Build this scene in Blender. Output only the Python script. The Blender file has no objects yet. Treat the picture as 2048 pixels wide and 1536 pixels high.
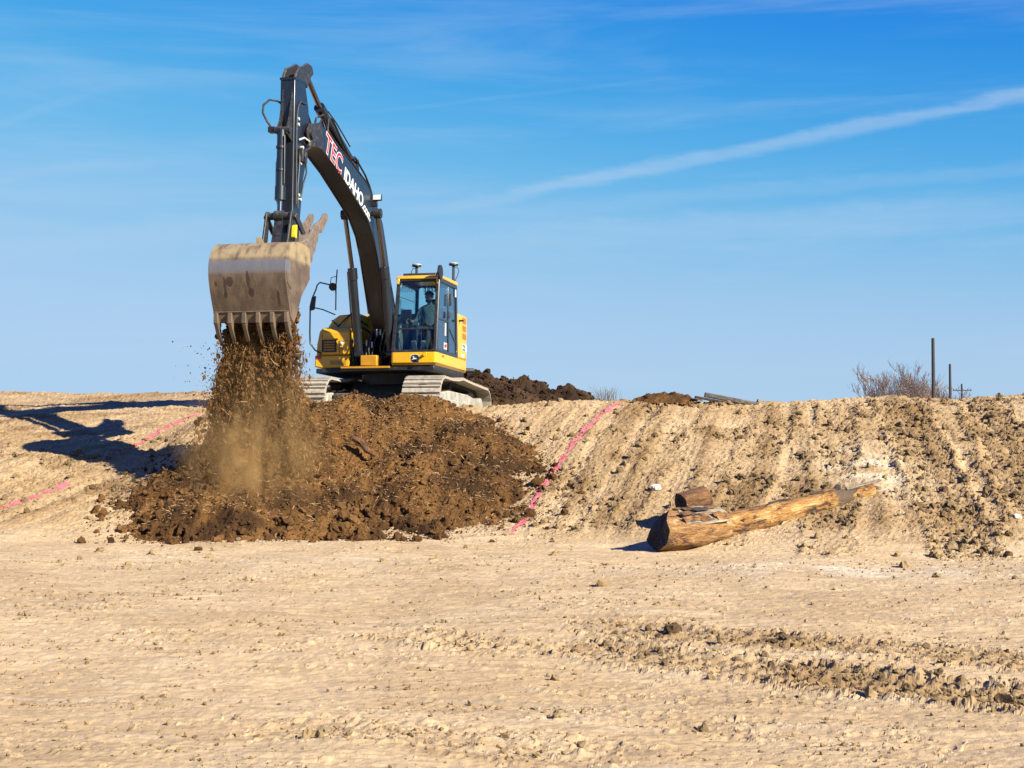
import bpy, math, random
import numpy as np
from mathutils import Vector, Matrix

# ------------------------------------------------------------------ camera, sky, sun, exposure
SC = bpy.context.scene
COL = SC.collection
R = math.radians
random.seed(4)
RNG = np.random.default_rng(7)

cam_d = bpy.data.cameras.new('camera')
cam = bpy.data.objects.new('camera', cam_d)
COL.objects.link(cam)
cam.location = (0, 0, 1.6)
cam.rotation_euler = (R(90) + math.atan(117 / 2958), 0, 0)
cam_d.lens = 52.0
cam_d.sensor_width = 36
cam_d.clip_start = .1
cam_d.clip_end = 9000
SC.camera = cam

SUN_AZ, SUN_EL = R(41), R(29.5)          # azimuth measured from +X towards the camera side
TO_SUN = Vector((math.cos(SUN_EL) * math.cos(SUN_AZ), -math.cos(SUN_EL) * math.sin(SUN_AZ), math.sin(SUN_EL)))
sun_d = bpy.data.lights.new('sun', 'SUN')
sun_d.energy = 5.0
sun_d.angle = R(.5)
sun_d.color = (1, .945, .84)
sun = bpy.data.objects.new('sun', sun_d)
COL.objects.link(sun)
sun.rotation_euler = TO_SUN.to_track_quat('Z', 'Y').to_euler()
sun.location = (20, -10, 30)

SC.view_settings.view_transform = 'Standard'
SC.view_settings.look = 'None'
SC.view_settings.exposure = 1.36
SC.view_settings.gamma = 1
SC.view_settings.use_curve_mapping = False
SC.render.engine = 'CYCLES'
SC.cycles.max_bounces = 8
SC.cycles.diffuse_bounces = 2
SC.cycles.volume_bounces = 1
SC.cycles.transparent_max_bounces = 12
SC.cycles.use_denoising = True


class NT:
    """small helper for node trees"""
    def __init__(self, tree):
        self.t = tree
        self.n = tree.nodes
        self.l = tree.links

    def add(self, kind, **kw):
        nd = self.n.new(kind)
        for k, v in kw.items():
            if k.startswith('i_'):
                key = k[2:]
                key = int(key) if key.isdigit() else key.replace('_', ' ')
                self.put(nd.inputs[key], v)
            else:
                setattr(nd, k, v)
        return nd

    def put(self, sock, v):
        if hasattr(v, 'is_output'):
            self.l.new(v, sock)
        else:
            sock.default_value = v

    def math(self, op, a, b=None, c=None, clamp=False):
        nd = self.n.new('ShaderNodeMath')
        nd.operation = op
        nd.use_clamp = clamp
        for i, v in enumerate((a, b, c)):
            if v is not None:
                self.put(nd.inputs[i], v)
        return nd.outputs[0]

    def mix(self, fac, a, b, blend='MIX'):
        nd = self.n.new('ShaderNodeMix')
        nd.data_type = 'RGBA'
        nd.blend_type = blend
        self.put(nd.inputs[0], fac)
        self.put(nd.inputs[6], a)
        self.put(nd.inputs[7], b)
        return nd.outputs[2]

    def ramp(self, fac, lo, hi):
        nd = self.n.new('ShaderNodeMapRange')
        nd.interpolation_type = 'SMOOTHSTEP'
        self.put(nd.inputs[0], fac)
        self.put(nd.inputs[1], lo)
        self.put(nd.inputs[2], hi)
        return nd.outputs[0]

    def noise(self, vec, scale, detail=4, rough=.6, dist=0):
        nd = self.n.new('ShaderNodeTexNoise')
        if vec is not None:
            self.put(nd.inputs['Vector'], vec)
        nd.inputs['Scale'].default_value = scale
        nd.inputs['Detail'].default_value = detail
        nd.inputs['Roughness'].default_value = rough
        nd.inputs['Distortion'].default_value = dist
        return nd.outputs[0]

    def mapping(self, vec, scale=(1, 1, 1), rot=(0, 0, 0), loc=(0, 0, 0)):
        nd = self.n.new('ShaderNodeMapping')
        self.put(nd.inputs[0], vec)
        nd.inputs[1].default_value = loc
        nd.inputs[2].default_value = rot
        nd.inputs[3].default_value = scale
        return nd.outputs[0]


def pix_dir(x, y):
    """viewing direction of a photograph pixel (2048 px wide), used for compass bearings of the contrails"""
    p = math.atan(117 / 2958)
    u, v = (x - 1024) / 2958, (768 - y) / 2958
    return Vector((u, math.cos(p) - v * math.sin(p), math.sin(p) + v * math.cos(p))).normalized()


world = bpy.data.worlds.new('World')
SC.world = world
world.use_nodes = True
W = NT(world.node_tree)
W.n.clear()
sky = W.add('ShaderNodeTexSky', sky_type='NISHITA', sun_disc=False, sun_elevation=SUN_EL,
            sun_rotation=math.pi / 2 + SUN_AZ, altitude=900, air_density=1.0, dust_density=0, ozone_density=6.0)
geo = W.add('ShaderNodeTexCoord').outputs['Generated']
# one colour grade over the whole sky: deeper blue aloft, pale blue towards the horizon
sep = W.add('ShaderNodeSeparateColor', i_Color=sky.outputs[0])
comb = W.add('ShaderNodeCombineColor')
EXPO = .05 * 2 ** 1.36
for ch, (k, pw, m) in enumerate(((.43, 4.4, .0030), (.65, 3.2, .030), (1.0, 1, .18))):
    v = W.math('POWER', W.math('MULTIPLY', sep.outputs[ch], .1366), pw)
    W.put(comb.inputs[ch], W.math('MULTIPLY', W.math('DIVIDE', v, W.math('ADD', v, m)), k / EXPO))
skycol = comb.outputs[0]


def dotw(v):
    nd = W.add('ShaderNodeVectorMath', operation='DOT_PRODUCT')
    W.put(nd.inputs[0], geo)
    nd.inputs[1].default_value = v
    return nd.outputs['Value']


streak = W.noise(W.mapping(geo, scale=(1.6, 1.6, 16), rot=(0, R(4), 0)), 2.2, 5, .6, .4)
fine = W.noise(W.mapping(geo, scale=(2.5, 2.5, 9), rot=(0, R(-14), 0)), 9, 4, .6)
cloud = W.math('MULTIPLY', W.ramp(streak, .42, .76), .23)
for (a, b, width, strength, x0, x1) in (
        ((760, 440), (2048, 190), .0068, .44, .010, -.055),
        ((900, 430), (2048, 338), .0075, .18, -.03, -.09),
        ((0, 352), (330, 318), .006, .16, 9, 9),
        ((0, 246), (110, 210), .004, .13, 9, 9),
        ((760, 222), (1290, 162), .0020, .07, 9, 9),
        ((700, 500), (2048, 420), .016, .22, 9, 9),
        ((0, 500), (560, 440), .012, .22, 9, 9)):
    da, db = pix_dir(*a), pix_dir(*b)
    n = da.cross(db).normalized()
    off = W.math('MULTIPLY_ADD', W.math('SUBTRACT', fine, .5), width * 1.6, dotw(n))
    band = W.math('SUBTRACT', 1, W.ramp(W.math('ABSOLUTE', off), width * .15, width))
    along = (db - da).normalized()
    mid = da.dot(along)
    ext = (db - da).length
    if x0 == 9:
        w_al = W.math('MULTIPLY', W.ramp(dotw(along), mid - .06, mid + .03), W.ramp(dotw(along), mid + ext + .06, mid + ext - .03))
    else:
        w_al = W.ramp(dotw(along), mid - .03, mid + .14)
    k = W.math('MULTIPLY', W.math('MULTIPLY', band, w_al), W.math('MULTIPLY_ADD', fine, .9, .35))
    cloud = W.math('ADD', cloud, W.math('MULTIPLY', k, strength), clamp=True)
white = W.add('ShaderNodeRGB')
white.outputs[0].default_value = (.50 / EXPO, .66 / EXPO, .86 / EXPO, 1)
final = W.mix(cloud, skycol, white.outputs[0])
bg = W.add('ShaderNodeBackground', i_Color=final, i_Strength=.05)
wo = W.add('ShaderNodeOutputWorld', i_Surface=bg.outputs[0])


# ------------------------------------------------------------------ materials
MATS = {}
ALB = .68                                # base colours below are scaled to real-world reflectance


def pmat(name, color, rough=.6, metal=0, spec=.5, var=.0, vscale=6, dust=0, dustcol=(.42, .33, .21), bump=0, bscale=40, coat=0):
    """painted, steel or plastic surface with a little tonal drift, dust and relief"""
    color = tuple(v * ALB for v in color)
    dustcol = tuple(v * ALB for v in dustcol)
    m = bpy.data.materials.new(name)
    m.use_nodes = True
    t = NT(m.node_tree)
    b = t.n['Principled BSDF']
    co = t.add('ShaderNodeTexCoord').outputs['Object']
    c = t.add('ShaderNodeRGB')
    c.outputs[0].default_value = (*color, 1)
    col = c.outputs[0]
    if var:
        n = t.noise(co, vscale, 5, .65)
        dark = tuple(v * (1 - var) for v in color)
        lite = tuple(min(1, v * (1 + var)) for v in color)
        col = t.mix(t.ramp(n, .3, .7), (*dark, 1), (*lite, 1))
    if dust:
        n = t.noise(co, vscale * 1.7 + 1, 6, .7)
        g = t.add('ShaderNodeNewGeometry').outputs['Normal']
        sp = t.add('ShaderNodeSeparateXYZ', i_0=g)
        up = t.math('MULTIPLY_ADD', sp.outputs[2], .22, .0)
        k = t.math('MULTIPLY', t.ramp(t.math('ADD', n, up), .48, .82), dust, clamp=True)
        col = t.mix(k, col, (*dustcol, 1))
        t.put(b.inputs['Roughness'], t.math('MULTIPLY_ADD', k, .35, rough, clamp=True))
    else:
        b.inputs['Roughness'].default_value = rough
    t.put(b.inputs['Base Color'], col)
    b.inputs['Metallic'].default_value = metal
    b.inputs['Specular IOR Level'].default_value = spec
    b.inputs['Coat Weight'].default_value = coat
    b.inputs['Coat Roughness'].default_value = .15
    if bump:
        bn = t.add('ShaderNodeBump', i_Strength=bump, i_Distance=.01)
        t.put(bn.inputs['Height'], t.noise(co, bscale, 5, .6))
        t.put(b.inputs['Normal'], bn.outputs[0])
    MATS[name] = m
    return m


def glass_mat(name, tint, refl):
    m = bpy.data.materials.new(name)
    m.use_nodes = True
    t = NT(m.node_tree)
    t.n.clear()
    tr = t.add('ShaderNodeBsdfTransparent', i_Color=(*tint, 1))
    gl = t.add('ShaderNodeBsdfGlossy', i_Color=(.9, .95, 1, 1), i_Roughness=.03)
    fr = t.add('ShaderNodeFresnel', i_IOR=1.5)
    mx = t.add('ShaderNodeMixShader')
    t.put(mx.inputs[0], t.math('MULTIPLY_ADD', fr.outputs[0], .7, refl, clamp=True))
    t.l.new(tr.outputs[0], mx.inputs[1])
    t.l.new(gl.outputs[0], mx.inputs[2])
    t.add('ShaderNodeOutputMaterial', i_Surface=mx.outputs[0])
    MATS[name] = m
    return m


pmat('yellow', (.86, .44, .003), .32, var=.05, vscale=3, dust=.12, coat=.25)
pmat('vent_yellow', (.55, .25, .003), .5, var=.1)
pmat('boom_paint', (.013, .0165, .022), .33, var=.2, vscale=4, dust=.05, dustcol=(.14, .125, .105), coat=.12)
pmat('boom_worn', (.02, .02, .02), .5, var=.35, vscale=7, dust=.4, dustcol=(.24, .19, .13), bump=.3)
pmat('black', (.012, .012, .013), .5, var=.2, dust=.12)
pmat('interior', (.022, .022, .024), .7, var=.2)
pmat('interior_grey', (.27, .29, .28), .6, var=.15)
pmat('seat_cloth', (.035, .037, .042), .9, var=.2)
pmat('rubber', (.010, .010, .011), .55, dust=.2)
pmat('chrome', (.36, .33, .33), .2, metal=1)
pmat('track', (.40, .345, .265), .8, var=.3, vscale=9, dust=.75, dustcol=(.50, .43, .32), bump=.5, bscale=30)
pmat('track_dark', (.035, .031, .027), .8, var=.4, vscale=9, dust=.3, bump=.4)
pmat('track_frame', (.36, .33, .27), .8, var=.3, vscale=5, dust=.8, dustcol=(.48, .41, .31), bump=.5, bscale=22)
pmat('thumb_steel', (.17, .125, .088), .7, var=.35, vscale=9, dust=.5, dustcol=(.30, .21, .14), bump=.5)
pmat('white', (.75, .75, .73), .5)
pmat('offwhite', (.62, .62, .58), .5, var=.1)
pmat('red', (.55, .012, .02), .45)
pmat('lens', (.8, .82, .8), .12, spec=.8)
pmat('mirror', (.5, .56, .6), .08, metal=1)
pmat('lime', (.86, .60, .0), .5)
pmat('decal_blue', (.01, .09, .13), .6)
pmat('skin', (.34, .17, .10), .55)
pmat('hair', (.008, .006, .005), .7)
pmat('shirt', (.13, .17, .18), .9, var=.25, vscale=12)
pmat('trousers', (.03, .04, .06), .9)
pmat('pole_wood', (.045, .038, .034), .9, var=.2)
pmat('bark_twig', (.46, .37, .30), .9, var=.25, vscale=2)
pmat('dry_grass', (.38, .30, .19), .9, var=.2)
glass_mat('glass', (.84, .95, .94), .0)
glass_mat('door_glass', (.60, .70, .72), .16)


def bucket_mat():
    m = pmat('bucket_steel', (.2, .15, .1), .6)
    t = NT(m.node_tree)
    b = t.n['Principled BSDF']
    co = t.add('ShaderNodeTexCoord').outputs['Object']
    sp = t.add('ShaderNodeSeparateXYZ', i_0=co)
    n1 = t.noise(t.mapping(co, scale=(1, 2.2, 1)), 3.2, 6, .65)
    n2 = t.noise(t.mapping(co, scale=(5, 5, .9)), 5, 5, .65)
    col = t.mix(t.ramp(n1, .3, .72), (.060, .040, .024, 1), (.130, .089, .052, 1))
    col = t.mix(t.math('MULTIPLY', t.ramp(n2, .52, .75), .55), col, (.055, .037, .025, 1))
    # polished wear band where the ground scours the heel of the bucket
    band = t.math('MULTIPLY', t.ramp(sp.outputs[2], 2.12, 2.22), t.ramp(sp.outputs[2], 2.40, 2.34))
    face = t.ramp(sp.outputs[0], 7.66, 7.72)
    band = t.math('MULTIPLY', t.math('MULTIPLY', band, face), t.math('MULTIPLY_ADD', n2, .9, .25, clamp=True))
    dry = t.math('MULTIPLY', t.ramp(sp.outputs[2], 2.36, 2.46), t.ramp(n1, .25, .6))
    col = t.mix(t.math('MULTIPLY', dry, .8), col, (.27, .20, .10, 1))
    col = t.mix(band, col, (.20, .20, .21, 1))
    # stuck mud streaks
    wob = t.add('ShaderNodeTexNoise', i_Scale=7.0, i_Detail=4.0)
    t.put(wob.inputs['Vector'], co)
    for (yc, zc, hy, hz) in ((-.13, 2.0, .035, .20), (-.11, 1.88, .06, .10), (-.44, 2.02, .06, .11), (-.70, 1.98, .03, .05), (.36, 1.72, .02, .13), (-.55, 1.9, .025, .16)):
        dy = t.math('DIVIDE', t.math('SUBTRACT', sp.outputs[1], yc), hy)
        dz = t.math('DIVIDE', t.math('SUBTRACT', sp.outputs[2], zc), hz)
        rr_ = t.math('SQRT', t.math('ADD', t.math('MULTIPLY', dy, dy), t.math('MULTIPLY', dz, dz)))
        rr_ = t.math('MULTIPLY_ADD', t.math('SUBTRACT', wob.outputs[0], .5), 3.2, rr_)
        k_ = t.math('MULTIPLY', t.ramp(rr_, 1.05, .8), face)
        col = t.mix(t.math('MULTIPLY', k_, .9), col, (.028, .015, .008, 1))
    t.put(b.inputs['Base Color'], col)
    t.put(b.inputs['Metallic'], t.math('MULTIPLY', band, .7))
    t.put(b.inputs['Roughness'], t.math('MULTIPLY_ADD', band, -.25, .68))
    bn = t.add('ShaderNodeBump', i_Strength=.45, i_Distance=.008)
    t.put(bn.inputs['Height'], t.noise(co, 22, 6, .65))
    t.put(b.inputs['Normal'], bn.outputs[0])


bucket_mat()


def soil_mat(name, a, b_, dark, bump=.8, scale=1.0, attr='tone', root=None):
    """earth: two tones by noise, a moist, rut-shade or dusty tone per vertex attribute, crumbly relief"""
    m = bpy.data.materials.new(name)
    m.use_nodes = True
    t = NT(m.node_tree)
    b = t.n['Principled BSDF']
    co = t.add('ShaderNodeTexCoord').outputs['Object']
    n1 = t.noise(co, .55 * scale, 6, .62, .3)
    n2 = t.noise(t.mapping(co, scale=(1, 3.2, 1), rot=(0, 0, R(8))), 2.3 * scale, 6, .68)
    n3 = t.noise(co, 17 * scale, 5, .7)
    col = t.mix(t.ramp(n1, .34, .66), (*a, 1), (*b_, 1))
    col = t.mix(t.math('MULTIPLY', t.ramp(n2, .48, .72), .45), col, tuple(v * .66 for v in a) + (1,))
    col = t.mix(t.math('MULTIPLY', t.ramp(n3, .52, .72), .35), col, tuple(min(1, v * 1.35) for v in b_) + (1,))
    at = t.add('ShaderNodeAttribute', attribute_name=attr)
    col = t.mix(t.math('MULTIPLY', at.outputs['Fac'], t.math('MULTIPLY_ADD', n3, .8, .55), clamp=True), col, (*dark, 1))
    if root:
        n4 = t.noise(t.mapping(co, scale=(1, 1, 1)), 55 * scale, 3, .8)
        col = t.mix(t.math('MULTIPLY', t.ramp(n4, .64, .72), .7), col, (*root, 1))
    pale = t.add('ShaderNodeAttribute', attribute_name='pale')
    col = t.mix(t.math('MULTIPLY', pale.outputs['Fac'], t.math('MULTIPLY_ADD', n2, .9, .45), clamp=True), col, (.45, .375, .255, 1))
    t.put(b.inputs['Base Color'], col)
    b.inputs['Roughness'].default_value = .95
    b.inputs['Specular IOR Level'].default_value = .12
    bn = t.add('ShaderNodeBump', i_Strength=bump, i_Distance=.03)
    h = t.math('ADD', t.math('MULTIPLY', n3, .6), t.math('MULTIPLY', t.noise(co, 60 * scale, 4, .7), .5))
    t.put(bn.inputs['Height'], h)
    t.put(b.inputs['Normal'], bn.outputs[0])
    MATS[name] = m
    return m


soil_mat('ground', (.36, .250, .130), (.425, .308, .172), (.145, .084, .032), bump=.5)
soil_mat('clods', (.23, .155, .073), (.31, .215, .108), (.065, .039, .017), bump=.7, scale=2)
soil_mat('pile', (.105, .049, .0135), (.165, .081, .024), (.036, .018, .007), bump=1.0, scale=2, root=(.22, .14, .06))
soil_mat('pile_clods', (.09, .041, .012), (.165, .083, .028), (.028, .014, .006), bump=.8, scale=3)
soil_mat('heap', (.042, .023, .011), (.066, .037, .018), (.018, .010, .005), bump=1.0, scale=2)
pmat('root_fibre', (.34, .20, .085), .9, var=.4, vscale=3)
pmat('pink_paint', (.80, .085, .16), .8, var=.15, vscale=9, dust=.45, dustcol=(.42, .28, .17))
pmat('pale_rock', (.72, .66, .55), .9, var=.2, bump=.8, bscale=25)


def wood_mat(name, dark, mid, lite, scale=1.0, bands=()):
    """barked and weathered wood: dark, mid and pale patches along the grain"""
    dark, mid, lite = [tuple(v * ALB for v in c) for c in (dark, mid, lite)]
    m = bpy.data.materials.new(name)
    m.use_nodes = True
    t = NT(m.node_tree)
    b = t.n['Principled BSDF']
    co = t.add('ShaderNodeTexCoord').outputs['Object']
    st = t.mapping(co, scale=(.45, 1.5, 1.5))
    n1 = t.noise(st, 4.2 * scale, 8, .72, .8)
    n2 = t.noise(t.mapping(co, scale=(.5, 2, 2)), 11 * scale, 5, .7)
    n3 = t.noise(t.mapping(co, scale=(.8, 9, 9)), 7 * scale, 4, .6)
    k = t.math('ADD', t.math('MULTIPLY', n1, .75), t.math('MULTIPLY', n2, .25))
    col = t.mix(t.ramp(k, .42, .50), (*dark, 1), (*mid, 1))
    col = t.mix(t.ramp(k, .52, .60), col, (*lite, 1))
    col = t.mix(t.math('MULTIPLY', t.ramp(n3, .52, .68), .45), col, tuple(v * .6 for v in dark) + (1,))
    if bands:
        sx = t.add('ShaderNodeSeparateXYZ', i_0=co)
        xx = t.math('MULTIPLY_ADD', t.math('SUBTRACT', n1, .5), .5, sx.outputs[0])
        for lo, hi in bands:
            kk = t.math('MULTIPLY', t.ramp(xx, lo - .04, lo + .04), t.ramp(xx, hi + .04, hi - .04))
            col = t.mix(t.math('MULTIPLY', kk, .9), col, (.085, .055, .034, 1))
    t.put(b.inputs['Base Color'], col)
    b.inputs['Roughness'].default_value = .85
    bn = t.add('ShaderNodeBump', i_Strength=1.0, i_Distance=.09)
    t.put(bn.inputs['Height'], t.math('ADD', k, t.math('MULTIPLY', n3, .4)))
    t.put(b.inputs['Normal'], bn.outputs[0])
    MATS[name] = m
    return m


wood_mat('log_wood', (.085, .040, .018), (.42, .20, .055), (.66, .42, .17), 1.1)
wood_mat('long_wood', (.075, .034, .014), (.50, .235, .05), (.74, .49, .18), 1.1, bands=((2.02, 2.42),))
wood_mat('stump_wood', (.07, .032, .014), (.24, .10, .028), (.36, .18, .055))
wood_mat('grey_wood', (.24, .17, .10), (.50, .41, .28), (.64, .55, .40))
wood_mat('dark_bark', (.03, .02, .014), (.07, .045, .03), (.12, .08, .05))
wood_mat('cut_wood', (.035, .026, .02), (.07, .053, .037), (.11, .085, .06))
wood_mat('weathered', (.07, .05, .04), (.15, .12, .095), (.24, .19, .15))


# ------------------------------------------------------------------ mesh helpers
class MB:
    def __init__(self):
        self.v, self.f = [], []

    def add(self, vs, fs):
        o = len(self.v)
        self.v += [tuple(p) for p in vs]
        self.f += [tuple(i + o for i in q) for q in fs]
        return self

    def box(self, x0, x1, y0, y1, z0, z1):
        vs = [(x0, y0, z0), (x1, y0, z0), (x1, y1, z0), (x0, y1, z0), (x0, y0, z1), (x1, y0, z1), (x1, y1, z1), (x0, y1, z1)]
        return self.add(vs, [(3, 2, 1, 0), (4, 5, 6, 7), (0, 1, 5, 4), (1, 2, 6, 5), (2, 3, 7, 6), (3, 0, 4, 7)])

    def prism(self, poly, a0, a1, axis):
        """extrude a 2-D polygon along an axis: 'y' takes (x, z), 'x' takes (y, z), 'z' takes (x, y)"""
        area = sum(poly[i][0] * poly[(i + 1) % len(poly)][1] - poly[(i + 1) % len(poly)][0] * poly[i][1] for i in range(len(poly)))
        pts = poly if area > 0 else poly[::-1]
        def P(p, a):
            return {'y': (p[0], a, p[1]), 'x': (a, p[0], p[1]), 'z': (p[0], p[1], a)}[axis]
        n = len(pts)
        vs = [P(p, a0) for p in pts] + [P(p, a1) for p in pts]
        lo, hi = tuple(range(n)), tuple(range(n, 2 * n))
        if axis == 'y':
            fs = [lo, hi[::-1]] + [(i, i + n, (i + 1) % n + n, (i + 1) % n) for i in range(n)]
        else:
            fs = [lo[::-1], hi] + [(i, (i + 1) % n, (i + 1) % n + n, i + n) for i in range(n)]
        return self.add(vs, fs)

    def tube(self, path, r, n=8, caps=True):
        path = [Vector(p) for p in path]
        rs = r if isinstance(r, (list, tuple)) else [r] * len(path)
        rings = []
        prev = None
        for i, p in enumerate(path):
            d = (path[min(i + 1, len(path) - 1)] - path[max(i - 1, 0)])
            d = d.normalized() if d.length > 1e-9 else Vector((0, 0, 1))
            if prev is None:
                a = d.orthogonal().normalized()
            else:
                a = (prev - d * prev.dot(d))
                a = a.normalized() if a.length > 1e-6 else d.orthogonal().normalized()
            prev = a
            b = d.cross(a)
            rings.append([p + (a * math.cos(2 * math.pi * k / n) + b * math.sin(2 * math.pi * k / n)) * rs[i] for k in range(n)])
        vs = [q for ring in rings for q in ring]
        fs = []
        for i in range(len(path) - 1):
            for k in range(n):
                fs.append((i * n + k, i * n + (k + 1) % n, (i + 1) * n + (k + 1) % n, (i + 1) * n + k))
        if caps:
            fs.append(tuple(range(n))[::-1])
            fs.append(tuple((len(path) - 1) * n + k for k in range(n)))
        return self.add(vs, fs)

    def cyl(self, p0, p1, r, n=16):
        return self.tube([p0, p1], r, n)

    def build(self, name, mat, parent=None, bevel=0, smooth=35, seg=2):
        me = bpy.data.meshes.new(name)
        me.from_pydata(self.v, [], self.f)
        me.materials.append(MATS[mat])
        if smooth:
            me.polygons.foreach_set('use_smooth', [True] * len(me.polygons))
            me.set_sharp_from_angle(angle=R(smooth))
        o = bpy.data.objects.new(name, me)
        COL.objects.link(o)
        if parent is not None:
            o.parent = parent
        if bevel:
            bv = o.modifiers.new('bevel', 'BEVEL')
            bv.width = bevel
            bv.segments = seg
            bv.limit_method = 'ANGLE'
            bv.angle_limit = R(30)
        return o


def np_mesh(name, verts, faces, mat, parent=None, smooth=False, attrs=None):
    """mesh from numpy arrays; faces is (n, 3) or (n, 4)"""
    me = bpy.data.meshes.new(name)
    k = faces.shape[1]
    me.vertices.add(len(verts))
    me.vertices.foreach_set('co', np.ascontiguousarray(verts, dtype=np.float32).ravel())
    me.loops.add(faces.size)
    me.loops.foreach_set('vertex_index', np.ascontiguousarray(faces, dtype=np.int32).ravel())
    me.polygons.add(len(faces))
    me.polygons.foreach_set('loop_start', np.arange(0, faces.size, k, dtype=np.int32))
    me.update(calc_edges=True)
    me.polygons.foreach_set('use_smooth', np.full(len(faces), smooth, dtype=bool))
    for an, av in (attrs or {}).items():
        a = me.attributes.new(an, 'FLOAT', 'POINT')
        a.data.foreach_set('value', np.ascontiguousarray(av, dtype=np.float32))
    me.materials.append(MATS[mat])
    o = bpy.data.objects.new(name, me)
    COL.objects.link(o)
    if parent is not None:
        o.parent = parent
    return o


def empty(name, loc=(0, 0, 0)):
    o = bpy.data.objects.new(name, None)
    COL.objects.link(o)
    o.location = loc
    o.empty_display_size = .3
    return o


def tag(o, label, cat, group=None):
    o['label'] = label
    o['category'] = cat
    if group:
        o['group'] = group
    return o


def kind(o, k, label=None, cat=None):
    o['kind'] = k
    if label:
        o['label'] = label
    if cat:
        o['category'] = cat
    return o


# ------------------------------------------------------------------ noise
def _tab(seed):
    r = np.random.default_rng(seed)
    p = r.permutation(256)
    return np.concatenate([p, p]), r


def perlin(x, y, seed=0):
    p, r = _tab(seed)
    ang = r.random(256) * 2 * np.pi
    gx, gy = np.cos(ang), np.sin(ang)
    xi, yi = np.floor(x).astype(np.int64), np.floor(y).astype(np.int64)
    xf, yf = x - xi, y - yi
    u, v = xf * xf * xf * (xf * (xf * 6 - 15) + 10), yf * yf * yf * (yf * (yf * 6 - 15) + 10)

    def g(i, j, a, b):
        h = p[p[(xi + i) & 255] + ((yi + j) & 255)]
        return gx[h] * a + gy[h] * b
    n00, n10 = g(0, 0, xf, yf), g(1, 0, xf - 1, yf)
    n01, n11 = g(0, 1, xf, yf - 1), g(1, 1, xf - 1, yf - 1)
    a = n00 + u * (n10 - n00)
    return (a + v * (n01 + u * (n11 - n01) - a)) * 1.5


def fbm(x, y, octaves=4, seed=0, gain=.5):
    s, a = 0, 1.0
    for i in range(octaves):
        s = s + a * perlin(x * 2 ** i + 17.3 * i, y * 2 ** i - 9.1 * i, seed + i)
        a *= gain
    return s


def lumps(x, y, size, fill, seed=0):
    """heightfield of separate angular lumps of about the given size; fill 0..1 (may be an array)"""
    p, r = _tab(seed)
    t1, t2, t3, t4 = r.random(256), r.random(256), r.random(256), r.random(256) * 2 * np.pi
    X, Y = x / size, y / size
    xi, yi = np.floor(X).astype(np.int64), np.floor(Y).astype(np.int64)
    out = np.zeros_like(X)
    for i in (-1, 0, 1):
        for j in (-1, 0, 1):
            h = p[p[(xi + i) & 255] + ((yi + j) & 255)]
            dx, dy = X - (xi + i + t1[h]), Y - (yi + j + t2[h])
            ca, sa = np.cos(t4[h]), np.sin(t4[h])
            ex, ey = (dx * ca + dy * sa), (-dx * sa + dy * ca) * 1.5
            rad = .25 + .55 * t3[h] ** 2
            d = np.maximum(np.abs(ex), np.abs(ey)) * .6 + .4 * np.hypot(ex, ey)
            hh = np.clip(rad - d, 0, None) * 1.6
            hh = np.minimum(hh, rad * .75) * (t1[(h + 7) & 255] < fill)
            out = np.maximum(out, hh)
    return out * size


def sstep(x, a, b):
    t = np.clip((x - a) / (b - a), 0, 1)
    return t * t * (3 - 2 * t)


def seg_dist(x, y, a, b):
    ax, ay = a
    dx, dy = b[0] - ax, b[1] - ay
    L = math.hypot(dx, dy)
    ux, uy = dx / L, dy / L
    s = (x - ax) * ux + (y - ay) * uy
    d = (x - ax) * -uy + (y - ay) * ux
    return s, d, L


# ------------------------------------------------------------------ ground
def base_z(X, Y):
    toe = np.interp(X, [-14, -6, -1, 1.5, 3, 5, 8, 14], [23.0, 23.0, 22.6, 21.6, 20.5, 19.7, 19.2, 19])
    cr = 28.8
    zc = np.interp(X, [-11, -8, -6, -4, -.5, 1.6, 3.5, 5, 7.5, 8.3, 9.5, 14],
                   [2.78, 2.76, 2.70, 2.4, 2.3, 2.42, 2.40, 2.38, 2.44, 2.42, 2.52, 2.55])
    fl = .1 * np.clip((Y - 9) / 13, -.5, 1)
    t = np.clip((Y - toe) / (cr - toe), 0, 1)
    s = .62 * t + .38 * t * t * (3 - 2 * t)
    z = fl + (zc - fl) * s
    # on the left the bank lies back into a long gentle ramp
    ramp = np.interp(Y, [22.3, 23.2, 27.3, 31.5, 36.5, 44], [.1, .26, 1.36, 2.16, 2.82, 2.8])
    back = sstep(Y, cr + .3, cr + 1.9)
    low = 2.2 - .2 * sstep(-np.abs(X + 2.4), -6.5, -4.5)
    z = z + (low - zc) * back
    wl = sstep(-X, 4.9, 7.0)
    z = z * (1 - wl) + np.maximum(ramp, fl) * wl
    return z * (1 - sstep(Y, 44, 72))


# old machine tracks running up the bank and across the flat (x, y ends, half width, roughness)
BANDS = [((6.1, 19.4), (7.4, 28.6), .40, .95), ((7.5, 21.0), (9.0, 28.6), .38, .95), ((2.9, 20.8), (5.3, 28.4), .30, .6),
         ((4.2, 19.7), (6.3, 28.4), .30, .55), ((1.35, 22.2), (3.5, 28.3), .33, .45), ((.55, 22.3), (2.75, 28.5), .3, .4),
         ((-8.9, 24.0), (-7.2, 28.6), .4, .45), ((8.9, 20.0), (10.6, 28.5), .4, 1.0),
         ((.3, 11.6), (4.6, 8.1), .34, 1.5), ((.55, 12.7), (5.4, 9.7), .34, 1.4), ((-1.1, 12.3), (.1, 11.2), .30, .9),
         ((-4.0, 12.4), (-1.5, 11.6), .25, .25), ((-1.4, 8.4), (.6, 7.6), .28, .4), ((.2, 9.0), (2.2, 8.0), .22, .3)]


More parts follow.
